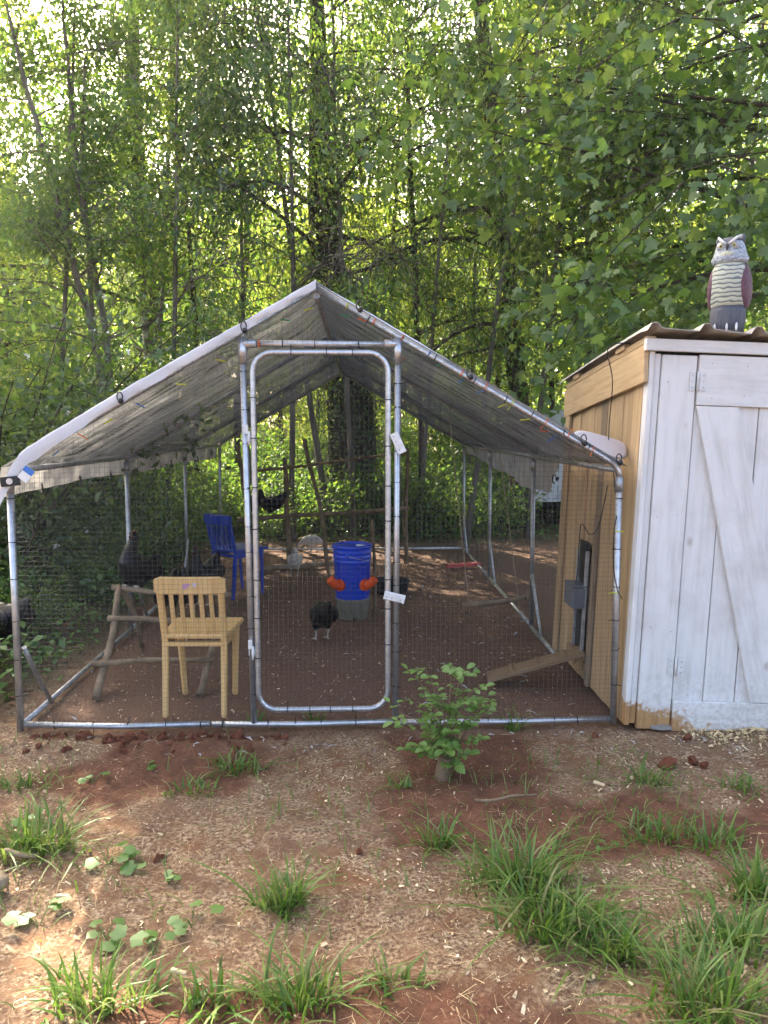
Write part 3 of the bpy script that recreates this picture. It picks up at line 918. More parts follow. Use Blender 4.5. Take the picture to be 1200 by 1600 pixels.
ties((XM + 0.05, Y0, ZR - 0.03), (XR - 0.08, Y0, ZE + 0.05), 12)
ties((XM + 0.1, Y0, roof_z(XM + 0.1)), (XR - 0.06, Y0, ZE + 0.04), 14, cols=[TIEC['orange'], TIEC['yellow'], TIEC['green'], TIEC['blue'], TIEC['orange']])
ties((DX0 + .05, Y0, DZ), (DX0 + .12, Y0, DZ), 1, TIEC['orange'])
ties((DX1, Y0, DZ - .11), (DX1, Y0, DZ - .05), 1, TIEC['orange'])
ties((XR, Y0, 0.6), (XR, Y0, 1.3), 3, TIEC['yellow'])
# bright loose ends of ties caught in the roof wire
mbt = {}
for k in TIEC:
    b_ = MB(); b_.box((0, 0, 0), (0.055, 0.004, 0.006)); mbt[k] = b_.mesh('tie_tail', MT['zip_' + k])
for px, py, k in ((345, 560, 'yellow'), (283, 597, 'yellow'), (170, 655, 'yellow'), (130, 678, 'orange'), (88, 705, 'blue'), (220, 630, 'blue'), (447, 497, 'green'), (482, 480, 'yellow'),
                  (567, 497, 'orange'), (540, 490, 'green'), (655, 540, 'orange'), (690, 565, 'green'), (722, 590, 'blue'), (752, 608, 'blue'), (785, 630, 'yellow'), (820, 652, 'yellow'), (850, 670, 'orange'), (862, 682, 'blue')):
    y = Y0 + 0.05
    p = P(px, py, y); t = 0
    while p.z < roof_z(p.x) + sag(y, .05) - 0.02 and t < 200:
        y += 0.015; t += 1; p = P(px, py, y)
    link('tie_tail', mbt[k], coop, p - OFF - Vector((0, 0.01, 0.012)), (random.uniform(-.3, .3), random.uniform(-.7, .7), random.uniform(-.6, .6)))

# ------------------------------------------------------------------ tarp over the run
tarp = empty('roof_tarp', (XM, Y0, 0))
tag(tarp, 'grey and white tarp laced over the roof of the chicken run', 'tarp')
def tarp_grid(xs, ys, zf):
    n, m = len(xs), len(ys)
    v = [(x, y, zf(i, x, y)) for y in ys for i, x in enumerate(xs)]
    f = [(j * n + i, j * n + i + 1, (j + 1) * n + i + 1, (j + 1) * n + i) for j in range(m - 1) for i in range(n - 1)]
    return v, f
ys = np.linspace(Y0 - 0.035, Y1 + 0.06, 120)
def tz(x, y):
    e = min(abs(x - XL), abs(x - XR), abs(x - XM))
    k = min(1, e / 0.12)
    w = float(fbm(np.array([x * 1.2]), np.array([y * 7.0]), 61, 3)[0] - 0.5) * 0.035 + float(fbm(np.array([x * 5]), np.array([y * 12.0]), 67, 2)[0] - 0.5) * 0.012
    return roof_z(x) + 0.022 + (sag(y, 0.05) + w) * k
for nm, xa, xb in (('left', XL - 0.03, XM), ('right', XM, XR + 0.03)):
    xs = np.linspace(xa, xb, 44)
    v, f = tarp_grid(xs, ys, lambda i, x, y: tz(x, y))
    me = mesh_np('sheet', v, f, MT['tarp'], smooth=True)
    o = link('sheet', me, tarp, -OFF)
# hanging edges along the eaves
def valance(xe, out, y0, y1, wf):
    ysv = np.linspace(y0, y1, 90); rows = 7
    v = []
    for y in ysv:
        w = wf(y)
        for r in range(rows):
            t = r / (rows - 1)
            x = xe + out * (0.03 + 0.02 * t) + 0.018 * t * math.sin(y * 5.3 + 1.3) + 0.008 * t * math.sin(y * 17)
            z = ZE + 0.004 - w * t
            v.append((x, y, z))
    f = [(j * rows + i, j * rows + i + 1, (j + 1) * rows + i + 1, (j + 1) * rows + i) for j in range(len(ysv) - 1) for i in range(rows - 1)]
    me = mesh_np('valance', v, f, MT['valance'], smooth=True)
    return link('valance', me, tarp, -OFF)
valance(XL, -1, Y0 - 0.02, Y1 + 0.05, lambda y: 0.15 + 0.012 * math.sin(y * 2.1) + 0.02 * (y - 4) / 6)
valance(XR, 1, 5.35, Y1 + 0.05, lambda y: (0.30 if y < 6.3 else 0.30 - 0.19 * (y - 6.3) / 3.7) * (0.25 + 0.75 * min(1, max(0, (y - 5.35) / 0.35))) + 0.012 * math.sin(y * 4))
# front hem: folded over the left rafter, pulled back along the right one
def hem(pts_out, widths, yo, lip=0.05):
    v = []; 
    for (x, z), w in zip(pts_out, widths):
        wv = random.uniform(-.006, .006)
        v += [(x, Y0 + lip, z + 0.004), (x, yo + 0.003, z + 0.004 + wv * .4), (x, yo - 0.001, z + 0.001 + wv * .4), (x, yo - 0.002 - wv * .5, z - w * 0.12), (x, yo - 0.003 - wv, z - w * 0.6), (x, yo + 0.003 + wv, z - w + wv)]
    f = [(j * 6 + i, j * 6 + i + 1, (j + 1) * 6 + i + 1, (j + 1) * 6 + i) for j in range(len(pts_out) - 1) for i in range(5)]
    return link('hem', mesh_np('hem', v, f, MT['tarp_white'], smooth=True), tarp, -OFF)
lp = []; lw = []
n = 40
for i in range(n + 1):
    t = i / n
    x = XL - 0.05 + (XM - XL + 0.05) * t
    e = max(0.0, XL + 0.10 - x)
    z = roof_z(max(x, XL + 0.02)) + 0.03 - (1.4 * e * e / 0.165 if e > 0 else 0) + 0.025 * math.sin(PI * t) * (1 - t)
    lp.append((x, z)); lw.append((0.098 - 0.03 * min(1, t / 0.3) - 0.032 * t) * (1 + .05 * math.sin(i * 1.3)) * min(1, .62 + i * .13))
hem(lp, lw, Y0 - 0.038)
rp = []; rw = []
for i in range(n + 1):
    t = i / n
    x = XM + (XR + 0.02 - XM) * t
    rp.append((x, roof_z(min(x, XR)) + 0.028)); rw.append(0.038 - 0.02 * t)
hem(rp, rw, Y0 + 0.012, 0.06)
# black gusset and maker's tag at the left corner
mb = MB()
c = P(16, 752, Y0 - 0.05)
mb.box(c, (0.10, 0.012, 0.05), rot=(0, R(-6), 0), ch=0.004)
mb.build('corner_patch', MT['rubber'], tarp, -OFF)
mb = MB(); mb.tube([c + Vector((0, -0.012, 0)), c + Vector((0, -0.004, 0))], 0.016, n=12)
mb.build('grommet', MT['galv'], tarp, -OFF)
tg = MB(); c = P(41, 741, Y0 - 0.062); m = Euler((0, R(38), 0)).to_matrix()
tg.box(c, (0.055, 0.003, 0.075), rot=m); tagp = tg.build('tag', MT['flower'], tarp, -OFF)
tb = MB(); tb.box(c + m @ Vector((0, -0.003, 0.0225)), (0.054, 0.002, 0.03), rot=m); tb.build('tag_band', MT['zip_blue'], tagp)
# ball bungees
def bungee(px, py, Y, ang=0.0):
    p = P(px, py, Y)
    mb = MB()
    ring = [p + Vector((0.014 * math.cos(a), -0.012, 0.024 * math.sin(a))) for a in np.linspace(0, 2 * PI, 12)]
    mb.tube(ring, 0.0035, n=5)
    mb.ellipsoid(p + Vector((0.006, -0.016, -0.022)), (0.015, 0.015, 0.015), n=10, m=6)
    mb.build('bungee', MT['black'], tarp, -OFF)
for px, py in ((188, 620), (381, 510), (561, 478), (733, 583), (911, 686), (966, 716)):
    bungee(px, py, Y0 - 0.035)
for i in range(9):
    y = 4.5 + i * 0.62
    mb = MB(); x = XL - 0.045; z = ZE - 0.14
    mb.tube([(x, y, z + 0.03), (x + 0.01, y, z - 0.03)], 0.006, n=6); mb.ellipsoid((x, y, z - 0.03), (0.011,) * 3, n=8, m=5)
    mb.build('bungee', MT['black'], tarp, -OFF)
mb = MB(); c = P(868, 748, 5.5)
mb.tube([c + Vector((0.012 * math.cos(a) - .01, 0, 0.035 * math.sin(a))) for a in np.linspace(0.4, 5.2, 10)], 0.005, n=6)
mb.ellipsoid(c + Vector((0.012, 0, 0)), (0.014,) * 3, n=10, m=6); mb.build('bungee', MT['black'], tarp, -OFF)

# ------------------------------------------------------------------ white shed with pine side
SH = Vector((1.394, 3.93, 0.0))
shed = empty('shed', SH)
shed.rotation_euler = (0, R(2.0), 0)
tag(shed, 'wooden shed with whitewashed front, bare pine side wall and corrugated roof', 'shed')
def board(name, parent, c, d, mat, rot=(0, 0, 0), ch=0.003):
    """local length axis = z of the mesh so that the grain runs along it"""
    mb = MB(); mb.box((0, 0, 0), d, ch=ch)
    return mb.build(name, MT[mat], parent, c, rot)
SW, SDp, SHF, SHB = 1.62, 1.44, 2.055, 1.90
ztop = lambda y: SHF - (SHF - SHB) * y / SDp
# front: corner boards, fixed plank
def fboard(x0, x1, z0, z1, y=0.0, t=0.022, mat='white', parent=shed, name='plank'):
    return board(name, parent, ((x0 + x1) / 2, y + t / 2, (z0 + z1) / 2), (x1 - x0, t, z1 - z0), mat)
fboard(0.022, 0.050, 0.02, SHF - 0.06, -0.004, 0.06, name='corner_board')
fboard(0.054, 0.088, 0.025, SHF - 0.07, 0.012, name='corner_board')
fboard(0.091, 0.272, 0.0, SHF - 0.075, 0.0, 0.026)
fboard(0.95, 1.14, 0.0, SHF - 0.075, 0.0, 0.026)
fboard(1.144, 1.34, 0.0, SHF - 0.075, 0.004, 0.026)
fboard(1.344, 1.54, 0.0, SHF - 0.075, 0.0, 0.026)
fboard(1.545, 1.60, 0.0, SHF - 0.07, -0.006, 0.05, name='corner_board')
o = board('header_board', shed, (SW / 2, -0.014, SHF - 0.03), (0.06, 0.035, SW + 0.02), 'white', (0, R(90), 0))
# door leaf
leaf_b = MB(); leaf_b.box((0.6, 0.045, 0.99), (0.64, 0.012, 1.86))
sdoor = leaf_b.build('door', MT['white'], shed)
sdoor['label'] = 'whitewashed plank door with a diagonal brace'
xs_ = [0.278, 0.448, 0.622, 0.785, 0.945]
for i in range(4):
    fboard(xs_[i] + 0.0025, xs_[i + 1] - 0.0025, 0.01, SHF - 0.085, 0.014 + 0.002 * (i % 2), 0.022, parent=sdoor)
board('rail', sdoor, (0.6115, 0.001, 1.8575), (0.255, 0.022, 0.664), 'white', (0, R(90), 0))
board('rail', sdoor, (0.6115, 0.001, 0.075), (0.165, 0.022, 0.664), 'white', (0, R(90), 0))
# brace as a sheared board
zt, zb = 1.7265, 0.162
q = [(0.281, zt), (0.50, zt), (0.942, zb), (0.70, zb)]
mb = MB()
cx = sum(a for a, _ in q) / 4; cz = sum(b for _, b in q) / 4
bang = math.atan2(0.43, zt - zb)
rotm = Matrix.Rotation(bang, 3, 'Y')     # local z runs along the brace
vs = []
for yy in (-0.010, 0.0125):
    for a, b in q:
        vs.append(rotm @ Vector((a - cx, yy, b - cz)))
mb.add(vs, [(3, 2, 1, 0), (4, 5, 6, 7), (0, 1, 5, 4), (1, 2, 6, 5), (2, 3, 7, 6), (3, 0, 4, 7)])
mb.build('brace', MT['white'], sdoor, (cx, 0, cz), (0, -bang, 0))
for zc in (1.85, 0.35):
    hb = MB(); hb.box((0.252, -0.004, zc), (0.03, 0.004, 0.095), ch=0.001); hb.box((0.302, -0.013, zc), (0.032, 0.004, 0.095), ch=0.001)
    hb.tube([(0.276, -0.012, zc - 0.05), (0.276, -0.012, zc + 0.05)], 0.005, n=8)
    hinge = hb.build('hinge', MT['white_metal'], sdoor)
    sb = MB()
    for zz in (-0.03, 0, 0.03):
        for xx, yy in ((0.25, -0.0065), (0.304, -0.0155)):
            sb.ellipsoid((xx, yy, zc + zz), (0.004, 0.002, 0.004), n=8, m=4)
    sb.build('screw', MT['galv_dull'], hinge)
nb = MB(); nb.ellipsoid((0, 0, 0), (0.0035, 0.0015, 0.0035), n=8, m=4)
nail = nb.mesh('nail', MT['galv_dull'])
for xx in (0.13, 0.235, 0.99, 1.1, 1.19, 1.3, 1.39, 1.5):
    for zz in (0.09, 0.55, 1.15, 1.85):
        link('nail', nail, shed, (xx + random.uniform(-.012, .012), -0.0005 if xx < 1.15 or xx > 1.34 else 0.0035, zz + random.uniform(-.02, .02)))
for zz in (1.78, 1.94, 0.05, 0.11):
    for i in range(4):
        link('nail', nail, sdoor, (0.36 + 0.168 * i + random.uniform(-.015, .015), -0.0105, zz + random.uniform(-.012, .012)))
# side wall, vertical pine planks
y = 0.06; k = 0
pw = [0.125, 0.15, 0.13, 0.14, 0.11, 0.13, 0.15, 0.14, 0.13, 0.14]
POP = (0.66, 0.90)
while y < SDp - 0.02:
    w = min(pw[k % 10], SDp - y)
    yc = y + w / 2
    mat = 'pine_grey' if k == 4 else 'pine'
    for (z0, z1) in ([(0.02, ztop(yc) - 0.03)] if not (POP[0] < yc < POP[1]) else [(0.02, 0.2), (0.86, ztop(yc) - 0.03)]):
        board('plank', shed, (0.032 + 0.003 * (k % 2), yc, (z0 + z1) / 2), (0.024, w - 0.005, z1 - z0), mat)
    y += w; k += 1
board('corner_board', shed, (0.034, 0.028, 0.98), (0.022, 0.058, 1.92), 'pine')
board('batten', shed, (0.008, SDp - 0.05, 0.92), (0.022, 0.09, 1.8), 'pine')
board('batten', shed, (0.008, POP[0] - 0.03, 0.55), (0.022, 0.055, 1.06), 'pine_grey')
board('batten', shed, (0.008, POP[1] + 0.03, 0.75), (0.022, 0.06, 1.36), 'pine')
sl = math.atan2(SHF - SHB, SDp)
board('fascia', shed, (0.006, SDp / 2 + 0.02, ztop(SDp / 2) - 0.125), (0.024, 0.195, SDp + 0.06), 'pine', (R(90) - sl, 0, 0))
board('rafter_end', shed, (0.02, SDp / 2, ztop(SDp / 2) - 0.005), (0.05, 0.035, SDp + 0.04), 'pine', (R(90) - sl, 0, 0))
for yb in (0.35, 1.2):
    board('purlin_end', shed, (-0.002, yb, ztop(yb) + 0.018), (0.03, 0.03, 0.14), 'pine', (R(90) - sl, 0, 0))
# other walls (right side and back)
for i in range(10):
    y = 0.06 + i * 0.138
    board('plank', shed, (SW - 0.03, y + 0.07, ztop(y) / 2), (0.022, 0.134, ztop(y) - 0.06), 'pine')
    x = 0.06 + i * 0.15
    board('plank', shed, (x + 0.075, SDp - 0.015, SHB / 2), (0.146, 0.022, SHB - 0.06), 'pine')
# corrugated roof sheet
prof = []
x = -0.035
while x < SW + 0.06:
    for dx, h in ((0, 0.0), (0.022, 0.024), (0.05, 0.026), (0.075, 0.0), (0.17, 0.004)):
        prof.append((x + dx, h))
    x += 0.262
vs = []
ysr = [-0.10, 0.0, 0.4, 0.8, 1.2, SDp + 0.10]
for th in (0, -0.0035):
    for j, yy in enumerate(ysr):
        for i, (xx, h) in enumerate(prof):
            vs.append((xx, yy, ztop(yy) + 0.035 + h + th + 0.004 * math.sin(xx * 7 + yy * 3) - (0.012 if (j == 0 and i % 5 in (0, 4)) else 0)))
n = len(prof); m_ = len(ysr); fs = []
for th in range(2):
    b = th * n * m_
    for j in range(m_ - 1):
        for i in range(n - 1):
            q = (b + j * n + i, b + j * n + i + 1, b + (j + 1) * n + i + 1, b + (j + 1) * n + i)
            fs.append(q if th == 0 else q[::-1])
b = n * m_
for i in range(n - 1):
    fs.append((i, b + i, b + i + 1, i + 1)); j = (m_ - 1) * n; fs.append((j + i, j + i + 1, b + j + i + 1, b + j + i))
for j in range(m_ - 1):
    fs.append((j * n, (j + 1) * n, b + (j + 1) * n, b + j * n))
MT['roofing'] = M('corrugated_roofing', (0.33, 0.30, 0.26), (0.46, 0.43, 0.39), scale=7, rough=0.7, bstr=0.1)
mb = MB(); mb.add(vs, fs); mb.build('roof_sheet', MT['roofing'], shed)
# automatic hatch on the side wall
hb = MB(); hb.box((-0.006, 0.78, 0.55), (0.012, 0.17, 0.70), ch=0.004)
hatch = hb.build('hatch', MT['black'], shed)
hatch['label'] = 'black automatic hen hatch with a grey motor box'
hb = MB(); hb.box((-0.055, 0.78, 0.555), (0.085, 0.20, 0.135), ch=0.008); hb.box((-0.055, 0.78, 0.628), (0.09, 0.205, 0.012), ch=0.003)
MT['grey_plastic'] = M('grey_plastic', (0.10, 0.11, 0.125), (0.14, 0.15, 0.165), rough=0.55)
hb.build('motor_box', MT['grey_plastic'], hatch)
for yy in (0.69, 0.87):
    hb = MB(); hb.box((-0.018, yy, 0.52), (0.022, 0.018, 0.66), ch=0.002); hb.build('guide_rail', MT['galv_dull'], hatch)
hb = MB(); hb.box((-0.014, 0.78, 0.78), (0.010, 0.155, 0.24), ch=0.002); hb.build('panel', MT['black'], hatch)
board('sill', shed, (-0.02, 0.78, 0.19), (0.07, 0.05, 0.24), 'ramp', (R(90), 0, 0))
# foundation stones under the corner
def rock(name, loc, d, mat, seed, rough=0.18):
    rnd = np.random.default_rng(seed)
    bm = bmesh.new(); bmesh.ops.create_icosphere(bm, subdivisions=2, radius=1)
    ph = rnd.uniform(0, 6, 6)
    for v in bm.verts:
        c = v.co
        hf = math.sin(c.x * 13 + ph[3]) * math.sin(c.y * 12 + ph[1]) + math.sin(c.z * 14 + ph[0]) * math.sin(c.x * 11 + ph[4])
        k = 1 + rough * 0.45 * hf + rough * (math.sin(c.x * 3 + ph[0]) + math.sin(c.y * 3.3 + ph[1]) + math.sin(c.z * 3.7 + ph[2])) * 0.6 + rough * 0.5 * (math.sin(c.x * 8 + ph[3]) + math.sin(c.y * 9 + ph[4]) * math.sin(c.z * 8 + ph[5]))
        v.co = Vector((c.x * d[0], c.y * d[1], c.z * d[2])) * k
    me = bpy.data.meshes.new(name); bm.to_mesh(me); bm.free()
    me.materials.append(MT[mat])
    return link(name, me, None, loc, (0, 0, rnd.uniform(0, 6)))
tag(rock('stone', (1.62, 3.98, 0.0), (0.09, 0.08, 0.03), 'stone', 1, 0.1), 'flat grey stone wedged under the whitewashed corner board of the shed', 'stone')
tag(rock('stone', G(3, 1385) + Vector((-0.035, 0, 0.02)), (0.06, 0.055, 0.035), 'log', 5, 0.1), 'rounded brownish stone beside the lush grass tuft with a dead stick', 'stone')

# black cable hanging down the shed wall
def cable(name, label, pts, r=0.003, mat='black', cat='cable'):
    mb = MB()
    # catmull-rom smoothing
    P_ = [Vector(p) for p in pts]; out = []
    for i in range(len(P_) - 1):
        p0 = P_[max(0, i - 1)]; p1 = P_[i]; p2 = P_[i + 1]; p3 = P_[min(len(P_) - 1, i + 2)]
        for k in range(6):
            t = k / 6
            out.append(0.5 * ((2 * p1) + (p2 - p0) * t + (2 * p0 - 5 * p1 + 4 * p2 - p3) * t * t + (3 * p1 - p0 - 3 * p2 + p3) * t ** 3))
    out.append(P_[-1])
    mb.tube(out, r, n=6)
    return tag(mb.build(name, MT[mat]), label, cat)
sx = SH.x
cable('cable', 'thin black cable hanging from the shed roof down the pine wall', [(sx + 0.05, 4.10, 2.05), (sx - 0.062, 4.12, 2.03), (sx - 0.03, 4.13, 1.85), (sx - 0.035, 4.15, 1.6), (sx - 0.03, 4.14, 1.42), (sx - 0.02, 4.11, 1.40), (sx - 0.012, 4.08, 1.25)])
cable('cable', 'black cable looping down to the grey motor box', [(sx - 0.0, 4.25, 1.28), (sx - 0.02, 4.32, 1.05), (sx - 0.03, 4.45, 0.98), (sx - 0.03, 4.62, 1.02), (sx - 0.03, 4.66, 0.95), (sx - 0.028, 4.69, 0.72), (sx - 0.04, 4.69, 0.63)])
cable('cable', 'black cable end dangling beside the front right tube of the run', [(XR + 0.012, 4.02, 1.20), (XR - 0.028, 3.97, 1.08), (XR - 0.032, 3.96, 0.90), (XR - 0.01, 3.955, 0.76), (XR + 0.02, 3.95, 0.70)])
# pale plastic lid lodged between tarp and shed wall
mb = MB()
ring0 = []; ring1 = []
for a in np.linspace(0, 2 * PI, 28, endpoint=False):
    ca, sa = math.cos(a), math.sin(a)
    e = 0.55
    ring0.append(Vector((math.copysign(abs(ca) ** e, ca) * 0.16, math.copysign(abs(sa) ** e, sa) * 0.06, 0)))
rings = [[p * 0.9 + Vector((0, 0, -0.006)) for p in ring0], [p + Vector((0, 0, -0.004)) for p in ring0], [p + Vector((0, 0, 0.004)) for p in ring0], [p * 0.9 + Vector((0, 0, 0.008)) for p in ring0]]
mb.loft(rings)
MT['lid'] = M('pale_plastic', (0.55, 0.49, 0.48), (0.62, 0.56, 0.55), scale=6, rough=0.45)
lid_o = mb.build('plastic_lid', MT['lid'], None, P(938, 695, 4.13) + Vector((0, 0, 0)), (R(62), R(14), R(8)))
tag(lid_o, 'pale rounded plastic lid lodged between the tarp edge and pine wall', 'lid')
# ramp board up to the hatch
a = G(768, 1066); a.z = 0.02; b = Vector((1.372, 4.64, 0.19))
d = b - a
q = d.to_track_quat('Z', 'X')
rb = MB(); rb.box((0, 0, 0), (0.028, 0.15, d.length + 0.06), ch=0.003)
ro = rb.build('ramp_board', MT['ramp'], None, (a + b) / 2 + Vector((0, 0, 0.02)), q.to_euler())
tag(ro, 'weathered plank ramp leaning from the dirt up to the hen hatch', 'ramp')
for i in range(3):
    cb = MB(); cb.box((0.019, 0, -0.15 + 0.17 * i), (0.012, 0.14, 0.02), ch=0.002); cb.build('cleat', MT['ramp'], ro)

# ------------------------------------------------------------------ raised white hutch behind
hut = empty('white_hutch', (2.95, 12.2, 0))
tag(hut, 'white raised hutch on posts beyond the far corner of the run', 'hutch')
def hb_(name, c, d, mat='white_plain', rot=(0, 0, 0)):
    mb = MB(); mb.box((0, 0, 0), d, ch=0.004); return mb.build(name, MT[mat], hut, c, rot)
hb_('floor', (0.3, 0.4, 0.46), (1.34, 0.98, 0.05))
for i in range(9):
    hb_('plank', (-0.30 + 0.15 * i, -0.07, 0.98), (0.145, 0.02, 0.98))
for i in range(6):
    hb_('plank', (-0.37, 0.02 + 0.15 * i, 1.0), (0.02, 0.146, 1.0))
hb_('back_wall', (0.3, 0.88, 0.98), (1.34, 0.02, 0.98))
hb_('side_wall', (0.98, 0.4, 0.98), (0.02, 0.9, 0.98))
for x, y in ((-0.3, -0.02), (0.92, -0.02), (-0.3, 0.82), (0.92, 0.82)):
    hb_('post', (x, y, 0.2), (0.085, 0.085, 0.5))
MT['hut_roof'] = M('pale_grey_roofing', (0.42, 0.44, 0.46), (0.52, 0.54, 0.56), rough=0.6)
mb = MB(); mb.add([(-0.48, -0.2, 1.45), (1.1, -0.2, 1.45), (1.1, 0.4, 1.9), (-0.48, 0.4, 1.9), (-0.48, 1.0, 1.45), (1.1, 1.0, 1.45), (-0.48, -0.2, 1.42), (1.1, -0.2, 1.42), (1.1, 0.4, 1.87), (-0.48, 0.4, 1.87), (-0.48, 1.0, 1.42), (1.1, 1.0, 1.42)],
       [(0, 1, 2, 3), (3, 2, 5, 4), (9, 8, 7, 6), (10, 11, 8, 9), (0, 6, 7, 1), (4, 5, 11, 10), (0, 3, 9, 6), (3, 4, 10, 9), (1, 7, 8, 2), (2, 8, 11, 5)])
mb.build('roof', MT['hut_roof'], hut)
mb = MB(); mb.add([(-0.36, -0.08, 1.44), (-0.36, 0.88, 1.44), (-0.36, 0.4, 1.86), (-0.38, -0.08, 1.44), (-0.38, 0.88, 1.44), (-0.38, 0.4, 1.86)], [(0, 1, 2), (5, 4, 3), (0, 3, 4, 1), (1, 4, 5, 2), (2, 5, 3, 0)])
mb.build('gable', MT['white_plain'], hut)

# ------------------------------------------------------------------ child's chairs
def make_chair(name, label, mat, loc, rz):
    """faces local +y; back edge at y=0"""
    t = tag(empty(name, loc, rz), label, 'chair', None); t.scale = (1.02, 1.02, 1.095)
    W = 0.32
    m = MT[mat]
    def bar(nm, a, b, w, d, par=t, tap=1.0):
        a = Vector(a); b = Vector(b); dd = b - a
        q = dd.to_track_quat('Z', 'Y').to_matrix()
        L = dd.length
        mb = MB()
        vs = []
        for z, k in ((-L / 2, tap), (L / 2, 1.0)):
            for x, y in ((-1, -1), (1, -1), (1, 1), (-1, 1)):
                vs.append(Vector((x * w / 2 * k, y * d / 2 * k, z)))
        mb.add(vs, [(0, 3, 2, 1), (4, 5, 6, 7), (0, 1, 5, 4), (1, 2, 6, 5), (2, 3, 7, 6), (3, 0, 4, 7)])
        me = mb.mesh(nm, m)
        bm = bmesh.new(); bm.from_mesh(me); bmesh.ops.bevel(bm, geom=bm.edges[:], offset=min(w, d) * 0.14, segments=2, affect='EDGES'); bm.to_mesh(me); bm.free()
        return link(nm, me, par, (a + b) / 2, q.to_euler())
    for s in (-1, 1):
        bar('leg', (s * W / 2, -0.035, 0.0), (s * W / 2, 0.01, 0.39), 0.034, 0.034, tap=0.85)
        bar('leg', (s * (W / 2 - 0.012), 0.335, 0.0), (s * (W / 2 + 0.006), 0.315, 0.405), 0.034, 0.034, tap=0.8)
        bar('back_post', (s * W / 2, 0.01, 0.385), (s * (W / 2 + 0.004), -0.055, 0.655), 0.034, 0.026)
        bar('apron', (s * (W / 2), 0.02, 0.378), (s * (W / 2 + .004), 0.31, 0.378), 0.018, 0.05)
    for i in range(5):
        x = -W / 2 + W * (i + 1) / 6
        bar('slat', (x, 0.008, 0.40), (x * 1.0, -0.052, 0.65), 0.023, 0.013)
    # top rail, gently curved and slightly rounded corners
    mb = MB()
    N = 12; rings = []
    for i in range(N + 1):
        x = -0.19 + 0.38 * i / N
        e = abs(x) / 0.19
        bow = -0.062 - 0.012 * (1 - e * e)
        hh = 0.042 - (0.012 if i in (0, N) else 0.0)
        hl = 0.042 - (0.008 if i in (0, N) else 0)
        rings.append([Vector((x, bow - 0.012, 0.69 - hl + (0.0)))] + [Vector((x, bow - 0.015, 0.69 + hh - 0.006)), Vector((x, bow - 0.006, 0.69 + hh)), Vector((x, bow + 0.006, 0.69 + hh)), Vector((x, bow + 0.011, 0.69 + hh - .006)), Vector((x, bow + 0.014, 0.69 - hl))])
    mb.loft(rings, smooth=False)
    rail = mb.build('top_rail', m, t)
    bar('apron', (-W / 2, 0.006, 0.375), (W / 2, 0.006, 0.375), 0.05, 0.02)
    bar('apron', (-W / 2, 0.322, 0.378), (W / 2, 0.322, 0.378), 0.05, 0.02)
    # seat: wider in front
    mb = MB(); out = []
    for x, y in ((-0.165, -0.012), (0.165, -0.012), (0.178, 0.0), (0.205, 0.36), (0.195, 0.375), (-0.195, 0.375), (-0.205, 0.36), (-0.178, 0.0)):
        out.append((x, y))
    rings = [[Vector((x * k, 0.18 + (y - 0.18) * k, z)) for x, y in out] for k, z in ((0.975, 0.403), (1, 0.409), (1, 0.42), (0.97, 0.426))]
    mb.loft(rings, smooth=False)
    mb.build('seat', m, t)
    return t, rail
c1 = P(297, 1115, 4.16)
ch1, rail1 = make_chair('child_chair', 'pale varnished pine child chair with its slatted back to the front mesh', 'chair_pine', (-0.915, 4.20, 0.0), R(-2))
st = MB()
for x, z, s in ((-0.02, 0.688, 0.012), (-0.004, 0.694, 0.008), (0.03, 0.696, 0.009)):
    for k in range(5):
        a = k * 2 * PI / 5
        c = Vector((x + s * 0.7 * math.cos(a), -0.0905, z + s * 0.7 * math.sin(a)))
        st.add([c + Vector((s * 0.6 * math.cos(b), 0, s * 0.6 * math.sin(b))) for b in np.linspace(0, 2 * PI, 8, endpoint=False)], [tuple(range(7, -1, -1))], mi=0 if x < 0 else 1)
MT['sticker1'] = M('sticker_lilac', (0.42, 0.35, 0.55), (0.6, 0.2, 0.25), scale=120, rough=0.5)
MT['sticker2'] = M('sticker_white', (0.5, 0.45, 0.6), (0.65, 0.6, 0.65), scale=120, rough=0.5)
st.build('sticker', [MT['sticker1'], MT['sticker2']], rail1)
make_chair('child_chair', 'blue painted child chair beside the black hens', 'blue_paint', (-1.28, 7.25, 0.0), R(-42))

# ------------------------------------------------------------------ bucket feeder
BK = Vector((-0.055, 6.42, 0.0))
def lathe(mb, prof, c, n=36, mi=0):
    rings = [[Vector((c[0] + r * math.cos(2 * PI * j / n), c[1] + r * math.sin(2 * PI * j / n), c[2] + z)) for j in range(n)] for r, z in prof]
    mb.loft(rings, mi=mi)
pail = MB(); lathe(pail, [(0.122, 0.0), (0.126, 0.004), (0.150, 0.165), (0.152, 0.168), (0.152, 0.176), (0.14, 0.177)], (0, 0, 0))
po = tag(pail.build('pail_stand', MT['pot'], None, BK), 'grey tapered pail that holds up the blue bucket feeder', 'pail')
mb = MB(); mb.ellipsoid((0.02, -0.124, 0.018), (0.02, 0.012, 0.016), n=10, m=6); mb.build('drain_hole', MT['black'], po)
feeder = tag(empty('bucket_feeder', BK + Vector((0, 0, 0.178))), 'blue bucket hen feeder with orange ports and a closed lid', 'feeder')
mb = MB()
lathe(mb, [(0.140, 0.0), (0.143, 0.004), (0.155, 0.31), (0.160, 0.315), (0.160, 0.322), (0.156, 0.327), (0.157, 0.345), (0.163, 0.350), (0.163, 0.358), (0.158, 0.363), (0.159, 0.385), (0.164, 0.39), (0.164, 0.398), (0.160, 0.402), (0.161, 0.43)], (0, 0, 0))
bk = mb.build('bucket', MT['blue'], feeder)
mb = MB(); lathe(mb, [(0.163, 0.424), (0.169, 0.428), (0.169, 0.448), (0.163, 0.454), (0.152, 0.455), (0.149, 0.446), (0.0012, 0.446)], (0, 0, 0))
lid = mb.build('lid', MT['blue'], feeder)
